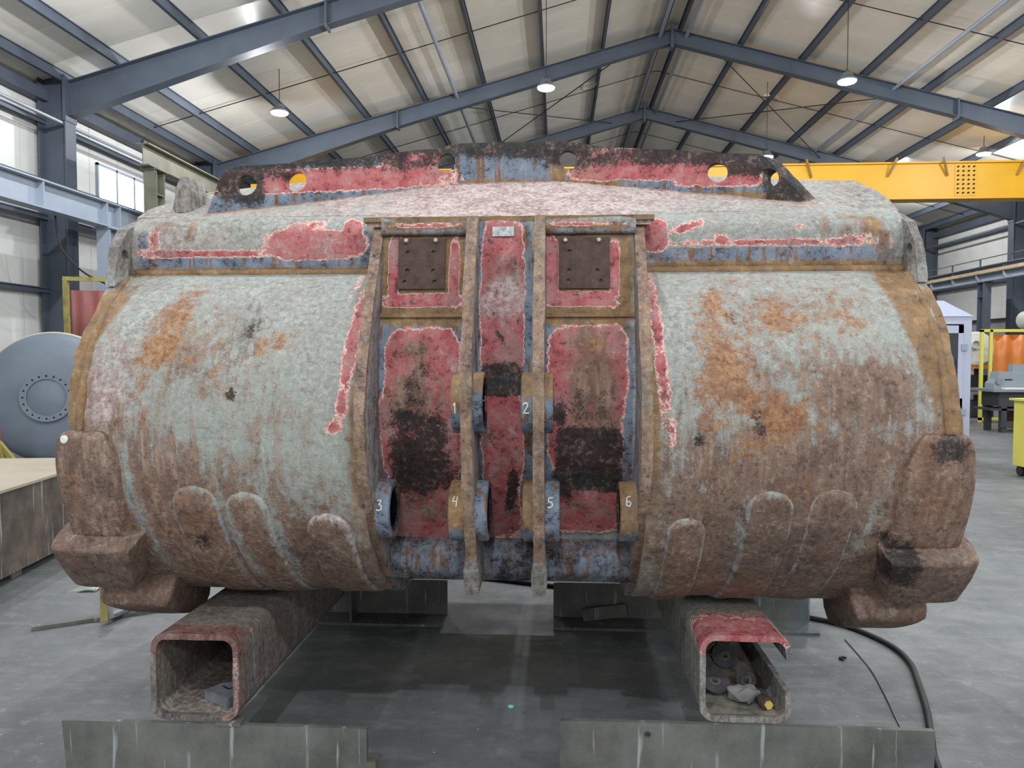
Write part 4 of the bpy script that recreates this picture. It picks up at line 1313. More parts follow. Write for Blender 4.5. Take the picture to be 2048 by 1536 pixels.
SOOT_R = [('S', 1.245, 1.20, 0.055, 0.07, 0, 2, 0.05, 0.75), ('C', 1.22, 1.27, 0.1, 0.03, 0, 2, 0.05, 0.6), ('S', 1.12, 0.80, 0.07, 0.1, 0, 3, 0.05, 0.8)]
TAB_L = [('C', -1.66, 1.21, 0.05, 0.05, 0, 2, 0.05, 0.6), ('U', -1.50, 1.0, 0.02, 0.2, -5, 2, 0.04, 0.7)]
wrap_pad('end_guard', -1.49, -1.685, 0.84, 1.245, 0.026, True, -0.02, {'B': 0.95, 'O': 0.3}, TAB_L)
wrap_pad('end_guard', 1.09, 1.30, 0.84, 1.255, 0.026, True, -0.02, {'B': 1.0, 'O': 0.27}, SOOT_R)
wrap_pad('corner_shoe', -1.485, -1.735, 0.70, 0.875, 0.088, False, -0.07, {'B': 1.0, 'D': 0.5}, (), 0.055)
wrap_pad('corner_shoe', 1.085, 1.335, 0.70, 0.875, 0.088, False, 0.05, {'B': 1.0, 'D': 0.5}, SOOT_R, 0.055)
wrap_pad('heel_shoe', -1.47, -1.70, 0.5, 0.66, 0.105, False, -0.06, {'B': 1.0, 'D': 0.5}, (), 0.05, 1.0)
wrap_pad('heel_shoe', 1.07, 1.28, 0.5, 0.66, 0.105, False, 0.05, {'B': 1.0, 'D': 0.5}, (), 0.05, 1.0)
MB().lathe((-1.668, 2.436, 1.210), (-0.2, -1, 0), [(-0.02, 0.014), (0.004, 0.014), (0.006, 0.010)], 14).build('chalk_spot', M_WHITE, bucket)
# cutting edge on the far side
MB().box(-1.70, 1.31, 4.55, 4.85, 0.53, 0.59).build('cutting_edge', M_PLATE, bucket)

# ================================================================= SUPPORTS UNDER THE BUCKET
def rounded_profile(x0, x1, z0, z1, r, n=6):
    P = []
    for cx, cz, a0 in ((x1 - r, z1 - r, 0), (x0 + r, z1 - r, 90), (x0 + r, z0 + r, 180), (x1 - r, z0 + r, 270)):
        for k in range(n + 1):
            a = math.radians(a0 + 90 * k / n)
            P.append((cx + r * math.cos(a), cz + r * math.sin(a)))
    return P


def dens_open(P, step, closed=True):
    return densify(P, step) if closed else [q for a, b in zip(P, P[1:]) for q in densify([a, b], step)[:max(1, int(math.ceil(math.hypot(b[0] - a[0], b[1] - a[1]) / step)))]] + [P[-1]]


def square_tube(label, x0, x1, z0, z1, ya, yb, slot, seed, ex):
    t = tag(empty('square_tube', ((x0 + x1) / 2, ya, z0)), label, 'steel tube')
    wl = 0.021
    O = rounded_profile(x0, x1, z0, z1, 0.055)
    I = rounded_profile(x0 + wl, x1 - wl, z0 + wl, z1 - wl, 0.036)
    if slot:                                              # start both loops on the right wall so that the gap is easy to leave out
        lo, hi = z0 + slot[0] * (z1 - z0), z0 + slot[1] * (z1 - z0)
        O = [(x1 - 0.012, hi - 0.0)] + O[:len(O)] if False else [(x1, hi)] + O + [(x1, lo)]
        I = [(x1 - wl, hi)] + I + [(x1 - wl, lo)]
        O = [p for k, p in enumerate(O)]
    def dn(P, closed):
        Q = []
        n = len(P)
        for i in range(n if closed else n - 1):
            a, b = np.array(P[i]), np.array(P[(i + 1) % n])
            k = 6 if np.linalg.norm(b - a) > 0.05 else 1
            for j in range(k): Q.append(tuple(a + (b - a) * j / k))
        if not closed: Q.append(P[-1])
        return Q
    O, I = dn(O, not slot), dn(I, not slot)
    m = len(O)
    ny = 90
    V, F = [], []
    for loop in (O, I):
        for j in range(ny + 1):
            f = (j / ny) ** 1.6
            y = ya + (yb - ya) * f
            for (x, z) in loop:
                k = 0.0012 * noise.noise(Vector((x * 20, y * 6, z * 20 + seed)))
                V.append((x + k, y + (0.006 * noise.noise(Vector((x * 15, seed, z * 15))) if j == 0 else 0), z + k))
    B = (ny + 1) * m
    kk = m if not slot else m - 1
    for j in range(ny):
        for i in range(kk):
            i2 = (i + 1) % m
            F.append((j * m + i, j * m + i2, (j + 1) * m + i2, (j + 1) * m + i))
            F.append((B + j * m + i2, B + j * m + i, B + (j + 1) * m + i, B + (j + 1) * m + i2))
    for j, fl in ((0, 1), (ny, -1)):
        for i in range(kk):
            i2 = (i + 1) % m
            q = (j * m + i, B + j * m + i, B + j * m + i2, j * m + i2)
            F.append(q if fl > 0 else tuple(reversed(q)))
    if slot:
        for j in range(ny):
            F.append((j * m, (j + 1) * m, B + (j + 1) * m, B + j * m)); F.append((j * m + m - 1, B + j * m + m - 1, B + (j + 1) * m + m - 1, (j + 1) * m + m - 1))
    o = mesh_obj('tube_wall', V, F, WORN, t, smooth=True, angle=40)
    fix_normals(o)
    set_masks(o, base={'D': 0.6}, extra=ex)
    return t


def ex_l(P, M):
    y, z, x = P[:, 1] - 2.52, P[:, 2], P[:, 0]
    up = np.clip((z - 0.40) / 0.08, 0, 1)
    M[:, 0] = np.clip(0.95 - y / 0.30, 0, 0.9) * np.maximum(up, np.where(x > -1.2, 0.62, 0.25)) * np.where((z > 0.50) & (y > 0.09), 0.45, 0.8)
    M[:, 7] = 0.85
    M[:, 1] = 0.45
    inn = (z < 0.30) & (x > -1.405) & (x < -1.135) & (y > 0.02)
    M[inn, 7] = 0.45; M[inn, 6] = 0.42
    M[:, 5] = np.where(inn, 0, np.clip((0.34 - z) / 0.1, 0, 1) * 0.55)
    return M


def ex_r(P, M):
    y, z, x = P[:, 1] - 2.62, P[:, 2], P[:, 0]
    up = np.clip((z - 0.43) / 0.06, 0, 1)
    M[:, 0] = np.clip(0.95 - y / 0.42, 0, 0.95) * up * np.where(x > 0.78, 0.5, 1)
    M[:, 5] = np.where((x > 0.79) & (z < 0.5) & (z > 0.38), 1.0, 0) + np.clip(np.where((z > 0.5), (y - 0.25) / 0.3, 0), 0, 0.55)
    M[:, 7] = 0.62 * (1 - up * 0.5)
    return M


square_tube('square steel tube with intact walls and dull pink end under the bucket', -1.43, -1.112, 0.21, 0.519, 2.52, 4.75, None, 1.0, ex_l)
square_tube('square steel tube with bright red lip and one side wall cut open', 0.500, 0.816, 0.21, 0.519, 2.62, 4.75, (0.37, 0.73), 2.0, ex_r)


def angle_support(label, x0, x1, yw, h, front, thick=0.014, fl=0.17, mat=M_PLATE, cut=0.0, holes=()):
    """upright web on a bottom flange that points towards the camera side (front) or away"""
    t = tag(empty('angle_support', ((x0 + x1) / 2, yw, 0)), label, 'steel beam')
    V, F = sheet([(x0, 0.012), (x1, 0.012), (x1, h), (x1 - 0.02, h + 0.001), (x0 + 0.03, h), (x0 - cut, h - 0.002)], list(holes), 0.09 if not holes else 0.04, lambda u, v, s_: (u, yw + (thick if s_ else 0), v))
    fix_normals(mesh_obj('web', V, F, mat, t))
    ya, yb = (yw - fl, yw + 0.05) if front else (yw - 0.01, yw + fl)
    MB().box(x0, x1, ya, yb, 0, 0.014).build('flange', mat, t)
    return t


# far pair, seen below the bucket
a = angle_support('dark angle beam with welded stiffener standing under the intact tube', -1.75, -0.625, 4.20, 0.206, True)
MB().box(-1.15, -1.138, 4.05, 4.205, 0.014, 0.19).build('stiffener', M_PLATE, a)
a = angle_support('dark angle beam with loose flat bar leaning on it', -0.02, 1.40, 4.20, 0.206, True)
tag(MB().bar((0.145, 4.145, 0.045), (0.385, 4.165, 0.072), 0.012, 0.07).build('flat_bar', M_PLATE, None), 'short dark flat steel bar leaning on the angle beam', 'steel bar')
# near pair
a = angle_support('grey steel beam with white paint runs carrying the intact tube', -1.735, -0.655, 2.505, 0.205, False, 0.02, 0.2, cut=0.015)
MB().box(-1.19, -1.10, 2.50, 2.56, 0.203, 0.214).build('shim', M_PLATE, a)
MB().box(-0.655, -0.625, 2.505, 2.54, 0.0, 0.09).build('end_tab', M_OLIVE, a)
angle_support('grey steel beam with a drilled hole carrying the cut-open tube', 0.012, 1.295, 2.605, 0.207, False, 0.02, 0.2, holes=[(0.318, 0.165, 0.012)])

# things lying in the tubes
def slab(name, c, sx, sy, sz, rz, mat, label, cat):
    b = MB().box(-sx / 2, sx / 2, -sy / 2, sy / 2, 0, sz)
    o = b.build(name, mat, None)
    bm = bmesh.new(); bm.from_mesh(o.data); bmesh.ops.bevel(bm, geom=list(bm.edges), offset=0.004, segments=2, affect='EDGES'); bm.to_mesh(o.data); bm.free()
    o.location = c; o.rotation_euler = (0, 0, rz)
    return tag(o, label, cat)


M_BLK = simple('blue_grey_block', (132, 136, 142), 0.5, 0.1, 0.2, 20, 0.2)
M_BLK2 = simple('blue_painted_block', (98, 118, 140), 0.5, 0.1, 0.2, 20, 0.2)
blk = empty('steel_block', (-1.205, 2.645, 0.232))
tag(blk, 'thick dark steel block with cut marks lying in the intact tube', 'steel block')
o = slab('block_body', (0, 0, 0), 0.135, 0.11, 0.038, math.radians(-28), M_BLK, None, None)
o.parent = blk
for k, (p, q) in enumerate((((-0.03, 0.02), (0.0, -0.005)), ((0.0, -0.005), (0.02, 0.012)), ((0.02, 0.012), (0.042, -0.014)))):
    b = MB().bar((p[0], p[1], 0.0385), (q[0], q[1], 0.0385), 0.006, 0.002).build('cut_mark', M_BLACK, None); b.parent = blk  # black strips paint burnt scale and the shade inside the cuts
slab('steel_block', (-1.178, 2.79, 0.232), 0.08, 0.06, 0.05, math.radians(-20), M_BLK2, 'small blue steel block behind the thicker block in the tube', 'steel block')

# scrap heap in the cut-open tube
M_DUST = simple('grinding_dust', (128, 123, 113), 0.95, 0, 0.25, 14, 0.8, (86, 82, 76))
def fn(u, v):
    x = 0.523 + 0.27 * u; y = 2.632 + 0.85 * v
    e = min(1, u / 0.12, (1 - u) / 0.12)
    h = 0.004 + (0.012 + 0.11 * max(0, min(1, (v - 0.08) / 0.5))) * (1 - 0.55 * u) + 0.012 * nz(x, y, 1, 14) + 0.005 * nz(x, y, 4, 45)
    return (x, y, 0.2305 + max(0.001, h * (0.35 + 0.65 * e) * min(1, v / 0.04 + 0.25)))
V, F = grid(fn, 40, 90)
n = len(V)
tag(mesh_obj('grinding_dust', V, F, M_DUST, None, smooth=True, origin=(0.66, 2.9, 0.231)), 'grey grinding dust heaped inside the cut-open tube', 'dust', kind='stuff')


def heap_z(x, y): return fn(min(1, max(0, (x - 0.523) / 0.27)), min(1, max(0, (y - 2.632) / 0.85)))[2]


M_DISC = simple('dark_abrasive', (84, 82, 87), 0.85, 0, 0.2, 60, 0.4)
M_HUB = simple('disc_hub_grey', (110, 106, 104), 0.6, 0.2, 0.2, 40)
dl = ['used grinding disc lying flat with its hub up', 'used grinding disc tilted against the wall of the open tube', 'worn grinding disc leaning at the back of the scrap heap', 'small worn grinding disc half under the rag', 'used disc standing on edge behind the wire tangle', 'broad used disc at the very back of the scrap heap']
for k, (x, y, r, tx, ty) in enumerate(((0.582, 2.765, 0.054, 0.55, 0.15), (0.553, 2.86, 0.042, 0.9, 0.35), (0.655, 2.93, 0.050, 0.8, -0.1), (0.705, 2.80, 0.036, 0.6, -0.3), (0.595, 2.975, 0.052, 1.0, 0.2), (0.665, 3.07, 0.055, 0.9, 0.1))):
    z = heap_z(x, y) + 0.008 + r * math.sin(tx) * 0.85
    t = tag(empty('grinding_disc', (x, y, z)), dl[k], 'grinding disc', 'used discs in the open tube')
    t.rotation_euler = (tx, ty, 0)
    d = MB().lathe((0, 0, 0), (0, 0, 1), [(0, r), (0.007, r), (0.007, 0.024), (0.003, 0.014), (0.003, 0.010), (-0.003, 0.010), (-0.003, 0.014)], 30, closed=True).build('abrasive_disc', M_DISC, None, smooth=True, angle=30); d.parent = t
    d = MB().lathe((0, 0, 0.0045), (0, 0, 1), [(0, 0.021), (0.003, 0.020), (0.0, 0.011)], 20).build('hub', M_HUB, None, smooth=True); d.parent = t
M_RAG = simple('grey_rag', (132, 130, 130), 0.95, 0, 0.2, 8)
def ragf(u, v):
    a = u * 6.2832
    r = 0.056 * math.sin(v * math.pi) ** 0.7 + 0.002
    x = 0.675 + r * math.cos(a) * 1.0 + 0.02 * nz(u * 2, v * 2, 1, 2); y = 2.705 + r * math.sin(a) * 0.55
    return (x, y, heap_z(0.655, 2.715) + 0.005 + 0.055 * (1 - math.cos(v * math.pi)) / 2 + 0.010 * math.sin(a * 3 + v * 7) * math.sin(v * math.pi) + 0.004 * math.sin(a * 5 - v * 11) * math.sin(v * math.pi))
V, F = grid(ragf, 40, 24, True)
tag(mesh_obj('rag', V, F, M_RAG, None, smooth=True, origin=(0.655, 2.715, 0.25)), 'crumpled grey rag on the scrap in the open tube', 'rag')
M_WIRE = simple('dull_wire', (120, 118, 120), 0.35, 0.8, 0.1)
b = MB()
for k in range(4):
    pts = []
    for i in range(25):
        a = i / 24 * 6.2832 * (0.85 + 0.1 * k)
        pts.append((0.575 + (0.05 - 0.006 * k) * math.cos(a + k), 2.83 + 0.02 * k + 0.03 * math.sin(a + k * 2), 0.385 + 0.035 * math.sin(a + k * 0.8) + 0.012 * k))
    b.tube(pts, 0.0022, 5)
tag(b.build('wire_coil', M_WIRE, None, origin=(0.575, 2.85, 0.36)), 'tangle of thin dull wire above the grinding discs', 'wire')
bolt = tag(empty('hex_bolt', (0.742, 2.665, 0.262)), 'large rusty bolt with bright yellow hexagon end in the open tube', 'bolt')
M_BOLT = simple('rusty_bolt', (88, 76, 74), 0.5, 0.3, 0.2, 40)
ax = Vector((0.42, -1.0, -0.12)).normalized()
c = Vector((0.742, 2.665, 0.262))
MB().lathe(c - ax * 0.11, ax, [(0, 0.018), (0.095, 0.018), (0.1, 0.02)], 16).build('shank', M_BOLT, bolt, smooth=True, angle=40)
MB().lathe(c - ax * 0.012, ax, [(0, 0.024), (0.02, 0.024), (0.022, 0.016)], 16).build('collar', M_BOLT, bolt, smooth=True, angle=40)
MB().lathe(c + ax * 0.008, ax, [(0, 0.0155), (0.012, 0.0155)], 6).build('hexagon_end', simple('bright_brass_yellow', (232, 206, 110), 0.45, 0.1, 0.05), bolt)

# ================================================================= FLOOR LITTER AND HOSES
def catm(P, n=8):
    P = [np.array(p, float) for p in P]
    P = [2 * P[0] - P[1]] + P + [2 * P[-1] - P[-2]]
    out = []
    for i in range(1, len(P) - 2):
        for k in range(n):
            t = k / n
            a, b_, c_, d = P[i - 1], P[i], P[i + 1], P[i + 2]
            out.append(tuple(0.5 * ((2 * b_) + (-a + c_) * t + (2 * a - 5 * b_ + 4 * c_ - d) * t * t + (-a + 3 * b_ - 3 * c_ + d) * t ** 3)))
    out.append(tuple(P[-2]))
    return out


hz = [(-0.9, 5.02), (-0.46, 4.90), (-0.03, 4.766), (0.5, 4.62), (1.0, 4.45), (1.414, 4.276), (1.593, 4.132), (1.70, 3.892), (1.70, 3.673), (1.627, 3.422), (1.545, 3.179), (1.461, 2.968), (1.37, 2.728), (1.25, 2.2), (1.3, 1.2)]
tag(MB().tube(catm([(x, y, 0.0135) for x, y in hz]), 0.0135, 10).build('welding_cable', M_DARK, None, smooth=True, origin=(1.5, 3.2, 0)), 'thick black welding cable curving across the concrete floor', 'cable')
# thin raised line along the floor, following a scratch mark beside the cable
tag(MB().tube(catm([(1.51, 3.979, 0.004), (1.487, 3.602, 0.004), (1.43, 3.288, 0.004), (1.391, 3.109, 0.004), (1.36, 2.95, 0.004)]), 0.003, 6).build('thin_wire', simple('grey_wire', (132, 133, 130), 0.8), None, smooth=True, origin=(1.45, 3.4, 0)), 'thin grey wire lying beside the welding cable', 'wire')
# crossed offcuts with a yellow upright
st = tag(empty('bar_stand', (-2.49, 3.93, 0)), 'improvised stand of crossed flat bars with a short yellow-green upright', 'stand')
M_YG = simple('worn_yellow_green', (158, 150, 78), 0.6, 0, 0.2, 8, 0.1, (120, 108, 60))
MB().bar((-2.50, 3.95, 0.02), (-2.545, 4.02, 0.245), 0.04, 0.03).build('upright', M_YG, st)
MB().bar((-2.85, 3.857, 0.012), (-2.19, 4.27, 0.012), 0.05, 0.02).build('flat_bar', M_PLATE, st)
MB().bar((-2.50, 3.96, 0.036), (-2.36, 4.62, 0.036), 0.045, 0.02).build('flat_bar', M_GALV, st)
MB().bar((-2.53, 4.00, 0.16), (-2.47, 3.96, 0.03), 0.01, 0.08).build('gusset', M_GALV, st)
# leather glove
gl = empty('work_glove', (-2.27, 4.36, 0)); gl.rotation_euler = (0, 0, 0.5)
tag(gl, 'crumpled tan leather work glove lying beside the bar stand', 'glove')
M_GLV = simple('tan_leather', (172, 132, 62), 0.8, 0, 0.2, 14, 0.3)
def glf(u, v):
    a = u * 6.2832
    r = math.sin(v * math.pi) ** 0.6
    return (-0.10 + 0.16 * v + 0.004 * nz(u * 4, v * 4, 1, 2), 0.05 * r * math.cos(a) * (0.8 + 0.4 * v), 0.026 + 0.025 * r * math.sin(a) + 0.006 * r * math.sin(a * 2 + v * 9))
V, F = grid(glf, 24, 16, True)
o = mesh_obj('palm', V, F, M_GLV, None, smooth=True); o.parent = gl
for k in range(4):
    b = MB().tube([(0.04, -0.036 + 0.024 * k, 0.026), (0.085, -0.04 + 0.027 * k, 0.032), (0.125 + 0.01 * (k in (1, 2)), -0.042 + 0.028 * k, 0.016)], [0.014, 0.0135, 0.010], 8).build('finger', M_GLV, None, smooth=True); b.parent = gl
b = MB().tube([(-0.02, -0.04, 0.025), (0.01, -0.075, 0.026), (0.045, -0.085, 0.016)], [0.015, 0.014, 0.010], 8).build('thumb', M_GLV, None, smooth=True); b.parent = gl
# clear plastic offcut
M_CLR, nt, bb = mat_new('hazy_clear_plastic')
bb.inputs['Base Color'].default_value = lin((206, 216, 204)); bb.inputs['Roughness'].default_value = 0.25; bb.inputs['Transmission Weight'].default_value = 0.55
V, F = sheet([(-0.10, 0), (0.10, 0.02), (0.085, 0.15), (0.11, 0.26), (-0.06, 0.28), (-0.04, 0.12)], [], 0.03, lambda u, v, s_: (-3.0 + u, 4.48 + v * 0.95 + (0.003 if s_ else 0), 0.004 + 0.25 * max(0, v - 0.02) + 0.01 * math.sin(u * 30)))
tag(mesh_obj('plastic_sheet', V, F, M_CLR, None, smooth=True, origin=(-3.0, 4.5, 0)), 'hazy clear plastic offcut propped on the floor below the corner shoe', 'plastic sheet')
# small pale cyan disc on the floor
tag(MB().lathe((-0.195, 3.13, 0), (0, 0, 1), [(0, 0.013), (0.003, 0.012), (0.004, 0.006)], 8).build('metal_chip', simple('pale_cyan', (150, 232, 236), 0.3), None, origin=(-0.195, 3.13, 0)), 'tiny pale cyan spot on the dark floor under the bucket', 'chip')
b = MB().tube([(1.405 + 0.016 * math.cos(a), 3.72 + 0.016 * math.sin(a), 0.006) for a in np.linspace(0.3, 4.6, 14)], 0.005, 6)
tag(b.build('swarf_curl', M_DARK, None, smooth=True, origin=(1.405, 3.72, 0)), 'small dark curl of swarf near the flange', 'swarf')

# ================================================================= LEFT OF THE BUCKET
# low plate box
bx = tag(empty('steel_box', (-4.6, 4.6, 0)), 'big low dark brown steel box with pale dusty top', 'steel box')
R = Matrix.Rotation(math.radians(8.5), 4, 'Z')
def bxp(x, y, z):                                         # local: right front lower corner at origin
    v = R @ Vector((x, y, 0)); return (-3.40 + v.x, 3.55 + v.y, z)
def obox(x0, x1, y0, y1, z0, z1):
    V = [bxp(x0, y0, z0), bxp(x1, y0, z0), bxp(x1, y1, z0), bxp(x0, y1, z0), bxp(x0, y0, z1), bxp(x1, y0, z1), bxp(x1, y1, z1), bxp(x0, y1, z1)]
    return MB().add(V, [(0, 3, 2, 1), (4, 5, 6, 7), (0, 1, 5, 4), (1, 2, 6, 5), (2, 3, 7, 6), (3, 0, 4, 7)])
obox(-2.4, 0, 0, 2.55, 0.06, 0.612).build('shell', M_BROWNBOX, bx)
obox(-2.42, 0.015, -0.015, 2.56, 0.612, 0.63).build('lid', simple('dusty_beige_top', (176, 164, 146), 0.8, 0, 0.08, 3), bx)
for q in (0.3, 1.2, 2.1):
    obox(-0.25, -0.05, q, q + 0.12, 0.0, 0.06).build('foot', M_PLATE, bx)
obox(-2.3, -2.1, 0.3, 0.42, 0, 0.06).build('foot', M_PLATE, bx); obox(-2.3, -2.1, 2.1, 2.22, 0, 0.06).build('foot', M_PLATE, bx)
def lugfn(u, v, s_): return bxp(0.016 + u, 2.48 + (0.02 if s_ else 0), v)
V, F = sheet([(-0.06, 0.46), (0.05, 0.46), (0.05, 0.60), (0.035, 0.69), (-0.06, 0.69)], [(0.01, 0.62, 0.02)], 0.02, lugfn)
fix_normals(mesh_obj('lug', V, F, M_BROWNBOX, bx))

# dished tank end standing on edge
M_TANK = simple('tank_grey_primer', (116, 126, 138), 0.55, 0, 0.08, 2.0)
M_TANKRIM = simple('tank_rim_cream', (196, 192, 164), 0.6, 0, 0.08, 3)
tk = tag(empty('tank_head', (-6.93, 9.9, 0)), 'round grey dished tank end with bolted manhole flange standing on edge', 'tank end')
ax = Vector((0.30, -1, 0.05)).normalized(); c = Vector((-6.93, 9.9, 0.905))
MB().lathe(c, ax, [(-0.28, 0.89), (-0.02, 0.89), (0.03, 0.87), (0.10, 0.78), (0.15, 0.60), (0.175, 0.40), (0.18, 0.0)], 72).build('dish', M_TANK, tk, smooth=True, angle=50)
MB().lathe(c, ax, [(-0.30, 0.90), (-0.04, 0.905), (-0.01, 0.885), (-0.30, 0.885)], 72, closed=True).build('rim', M_TANKRIM, tk, smooth=True, angle=40)
MB().lathe(c, ax, [(0.16, 0.243), (0.215, 0.243), (0.22, 0.235), (0.22, 0.0)], 48).build('cover', M_TANK, tk, smooth=True, angle=40)
ra = ax.cross(Vector((0, 0, 1))).normalized(); rb = ra.cross(ax)
circ = [(0.33 * math.cos(k * math.pi / 32), 0.33 * math.sin(k * math.pi / 32)) for k in range(64)]
hl = [(0.288 * math.cos(k * math.pi / 10), 0.288 * math.sin(k * math.pi / 10), 0.013) for k in range(20)]
V, F = sheet(circ, [(0, 0, 0.245)] + hl, 0.03, lambda u, v, s_: tuple(c + ax * (0.16 if s_ else 0.235) + ra * u + rb * v))
fix_normals(mesh_obj('flange_ring', V, F, M_TANK, tk))
# screen with red curtain behind the bucket's shoulder
def screen(label, pa, pb, h, mat_f, mat_c, name='welding_screen', lean=0.0, cz=(0.3, 0.08)):
    t = tag(empty(name, pa), label, 'screen')
    pa, pb = Vector(pa), Vector(pb)
    d = (pb - pa).normalized()
    up = Vector((lean, 0, h))
    for p in (pa, pb): MB().bar(p, p + up, 0.07, 0.06).build('post', mat_f, t)
    MB().bar(pa + up - d * 0.035, pb + up + d * 0.035, 0.06, 0.06).build('rail', mat_f, t)
    MB().bar(pa + up * 0.12, pb + up * 0.12, 0.05, 0.05).build('rail', mat_f, t)
    nrm = Vector((-d.y, d.x, 0))
    for p in (pa, pb): MB().bar(p - nrm * 0.35 + Vector((0, 0, 0.03)), p + nrm * 0.35 + Vector((0, 0, 0.03)), 0.06, 0.05).build('foot', mat_f, t)
    L = (pb - pa).length
    def f(u, v):
        return tuple(pa + d * (0.06 + (L - 0.12) * u) + up * ((cz[0] if False else 0.16) + (0.80 - cz[1] + 0.08) * v * 0.97) + nrm * (0.015 * math.sin(u * 40)))
    V, F = grid(f, 60, 4)
    o = mesh_obj('curtain', V, F, mat_c, t, smooth=True)
    md = o.modifiers.new('cloth', 'SOLIDIFY'); md.thickness = 0.004
    return t
M_REDC = simple('dark_red_curtain', (128, 70, 66), 0.6, 0, 0.1, 3)
screen('yellow-green welding screen with dark red curtain behind the tank end', (-7.15, 10.6, 0), (-5.7, 11.1, 0), 2.6, M_YG, M_REDC, lean=-0.03)
tr = tag(empty('trestle', (-6.95, 9.0, 0)), 'low red and yellow-green trestle beside the tank end', 'trestle')
MB().bar((-6.93, 9.0, 0), (-7.12, 9.0, 0.62), 0.06, 0.06).build('leg', M_YG, tr)
MB().bar((-7.35, 9.0, 0), (-7.16, 9.0, 0.62), 0.06, 0.06).build('leg', M_YG, tr)
MB().bar((-6.75, 9.03, 0.03), (-7.14, 9.03, 0.50), 0.05, 0.05).build('brace', M_YG, tr)
MB().box(-7.22, -7.02, 8.97, 9.03, 0.10, 0.62).build('panel', simple('red_panel', (176, 66, 58), 0.5), tr)
MB().bar((-6.70, 9.0, 0.02), (-7.45, 9.0, 0.02), 0.06, 0.04).build('foot_rail', M_YG, tr)
# drooping cable on the column
tag(MB().tube(catm([(-8.42, 12.2, 3.82), (-8.40, 12.3, 3.3), (-8.25, 12.6, 2.95), (-8.1, 12.95, 2.78), (-8.08, 13.2, 2.72), (-8.2, 13.36, 2.70)]), 0.016, 8).build('hanging_cable', M_DARK, None, smooth=True, origin=(-8.2, 12.8, 2.7)), 'thin black cable drooping from the pale crane rail beam to its post', 'cable')

# ================================================================= RIGHT OF THE BUCKET
M_CAB = simple('lavender_grey_enamel', (178, 184, 204), 0.45, 0, 0.04, 1.5)
M_CABD = simple('lavender_grey_edge', (150, 157, 178), 0.45, 0, 0.04, 1.5)
M_GLASS, nt, bb = mat_new('cabinet_glass')
bb.inputs['Base Color'].default_value = lin((225, 230, 235)); bb.inputs['Roughness'].default_value = 0.03; bb.inputs['Transmission Weight'].default_value = 1.0
cb = tag(empty('cabinet', (5.40, 11.5, 0)), 'tall lavender grey cabinet with hipped top and glazed door', 'cabinet')
x0, x1, y0, y1 = 4.95, 5.945, 11.2, 11.95
b = MB()
b.box(x0, x1, y1 - 0.02, y1, 0.05, 2.04); b.box(x0, x0 + 0.02, y0, y1, 0.05, 2.04); b.box(x1 - 0.02, x1, y0, y1, 0.05, 2.04)
b.box(x0, x1, y0, y1, 0.05, 0.08); b.box(x0, x1, y0, y1, 2.0, 2.04)
b.build('body', M_CAB, cb)
for (xa, xb) in ((x0, x0 + 0.11), (x1 - 0.11, x1)): MB().box(xa, xb, y0 - 0.012, y0 + 0.01, 0.05, 2.04).build('front_post', M_CAB, cb)
MB().box(x0 + 0.11, x1 - 0.11, y0 - 0.012, y0 + 0.01, 1.93, 2.04).build('front_rail', M_CAB, cb)
b = MB().add([(x0 - 0.02, y0 - 0.03, 2.04), (x1 + 0.02, y0 - 0.03, 2.04), (x1 + 0.02, y1 + 0.02, 2.04), (x0 - 0.02, y1 + 0.02, 2.04), (x0 + 0.28, y0 + 0.18, 2.28), (x1 - 0.31, y0 + 0.18, 2.28), (x1 - 0.31, y1 - 0.18, 2.28), (x0 + 0.28, y1 - 0.18, 2.28)], [(0, 3, 2, 1), (4, 5, 6, 7), (0, 1, 5, 4), (1, 2, 6, 5), (2, 3, 7, 6), (3, 0, 4, 7)])
b.build('hipped_top', M_CAB, cb)
for xx in (x0 + 0.06, x1 - 0.06):
    for yy in (y0 + 0.06, y1 - 0.06): MB().box(xx - 0.04, xx + 0.04, yy - 0.04, yy + 0.04, 0, 0.05).build('foot', M_CABD, cb)
d = MB()
xa, xb = x0 + 0.12, x1 - 0.12
d.box(xa, xa + 0.07, y0 - 0.03, y0 - 0.005, 0.10, 1.91); d.box(xb - 0.07, xb, y0 - 0.03, y0 - 0.005, 0.10, 1.91)
d.box(xa, xb, y0 - 0.03, y0 - 0.005, 1.80, 1.91); d.box(xa, xb, y0 - 0.03, y0 - 0.005, 0.10, 0.86)
d = d.build('door', M_CAB, cb)
MB().box(xa + 0.07, xb - 0.07, y0 - 0.02, y0 - 0.012, 0.86, 1.80).build('pane', M_GLASS, d)
for z in (1.55, 0.62): MB().box(xb - 0.03, xb + 0.05, y0 - 0.05, y0 - 0.03, z, z + 0.09).build('hinge', M_CABD, d)
MB().box(x1 - 0.035, x1 - 0.01, y0 - 0.014, y0 - 0.011, 0.25, 0.30).build('slot', M_BLACK, cb)  # flush black plate, the shade of an opening put in as colour

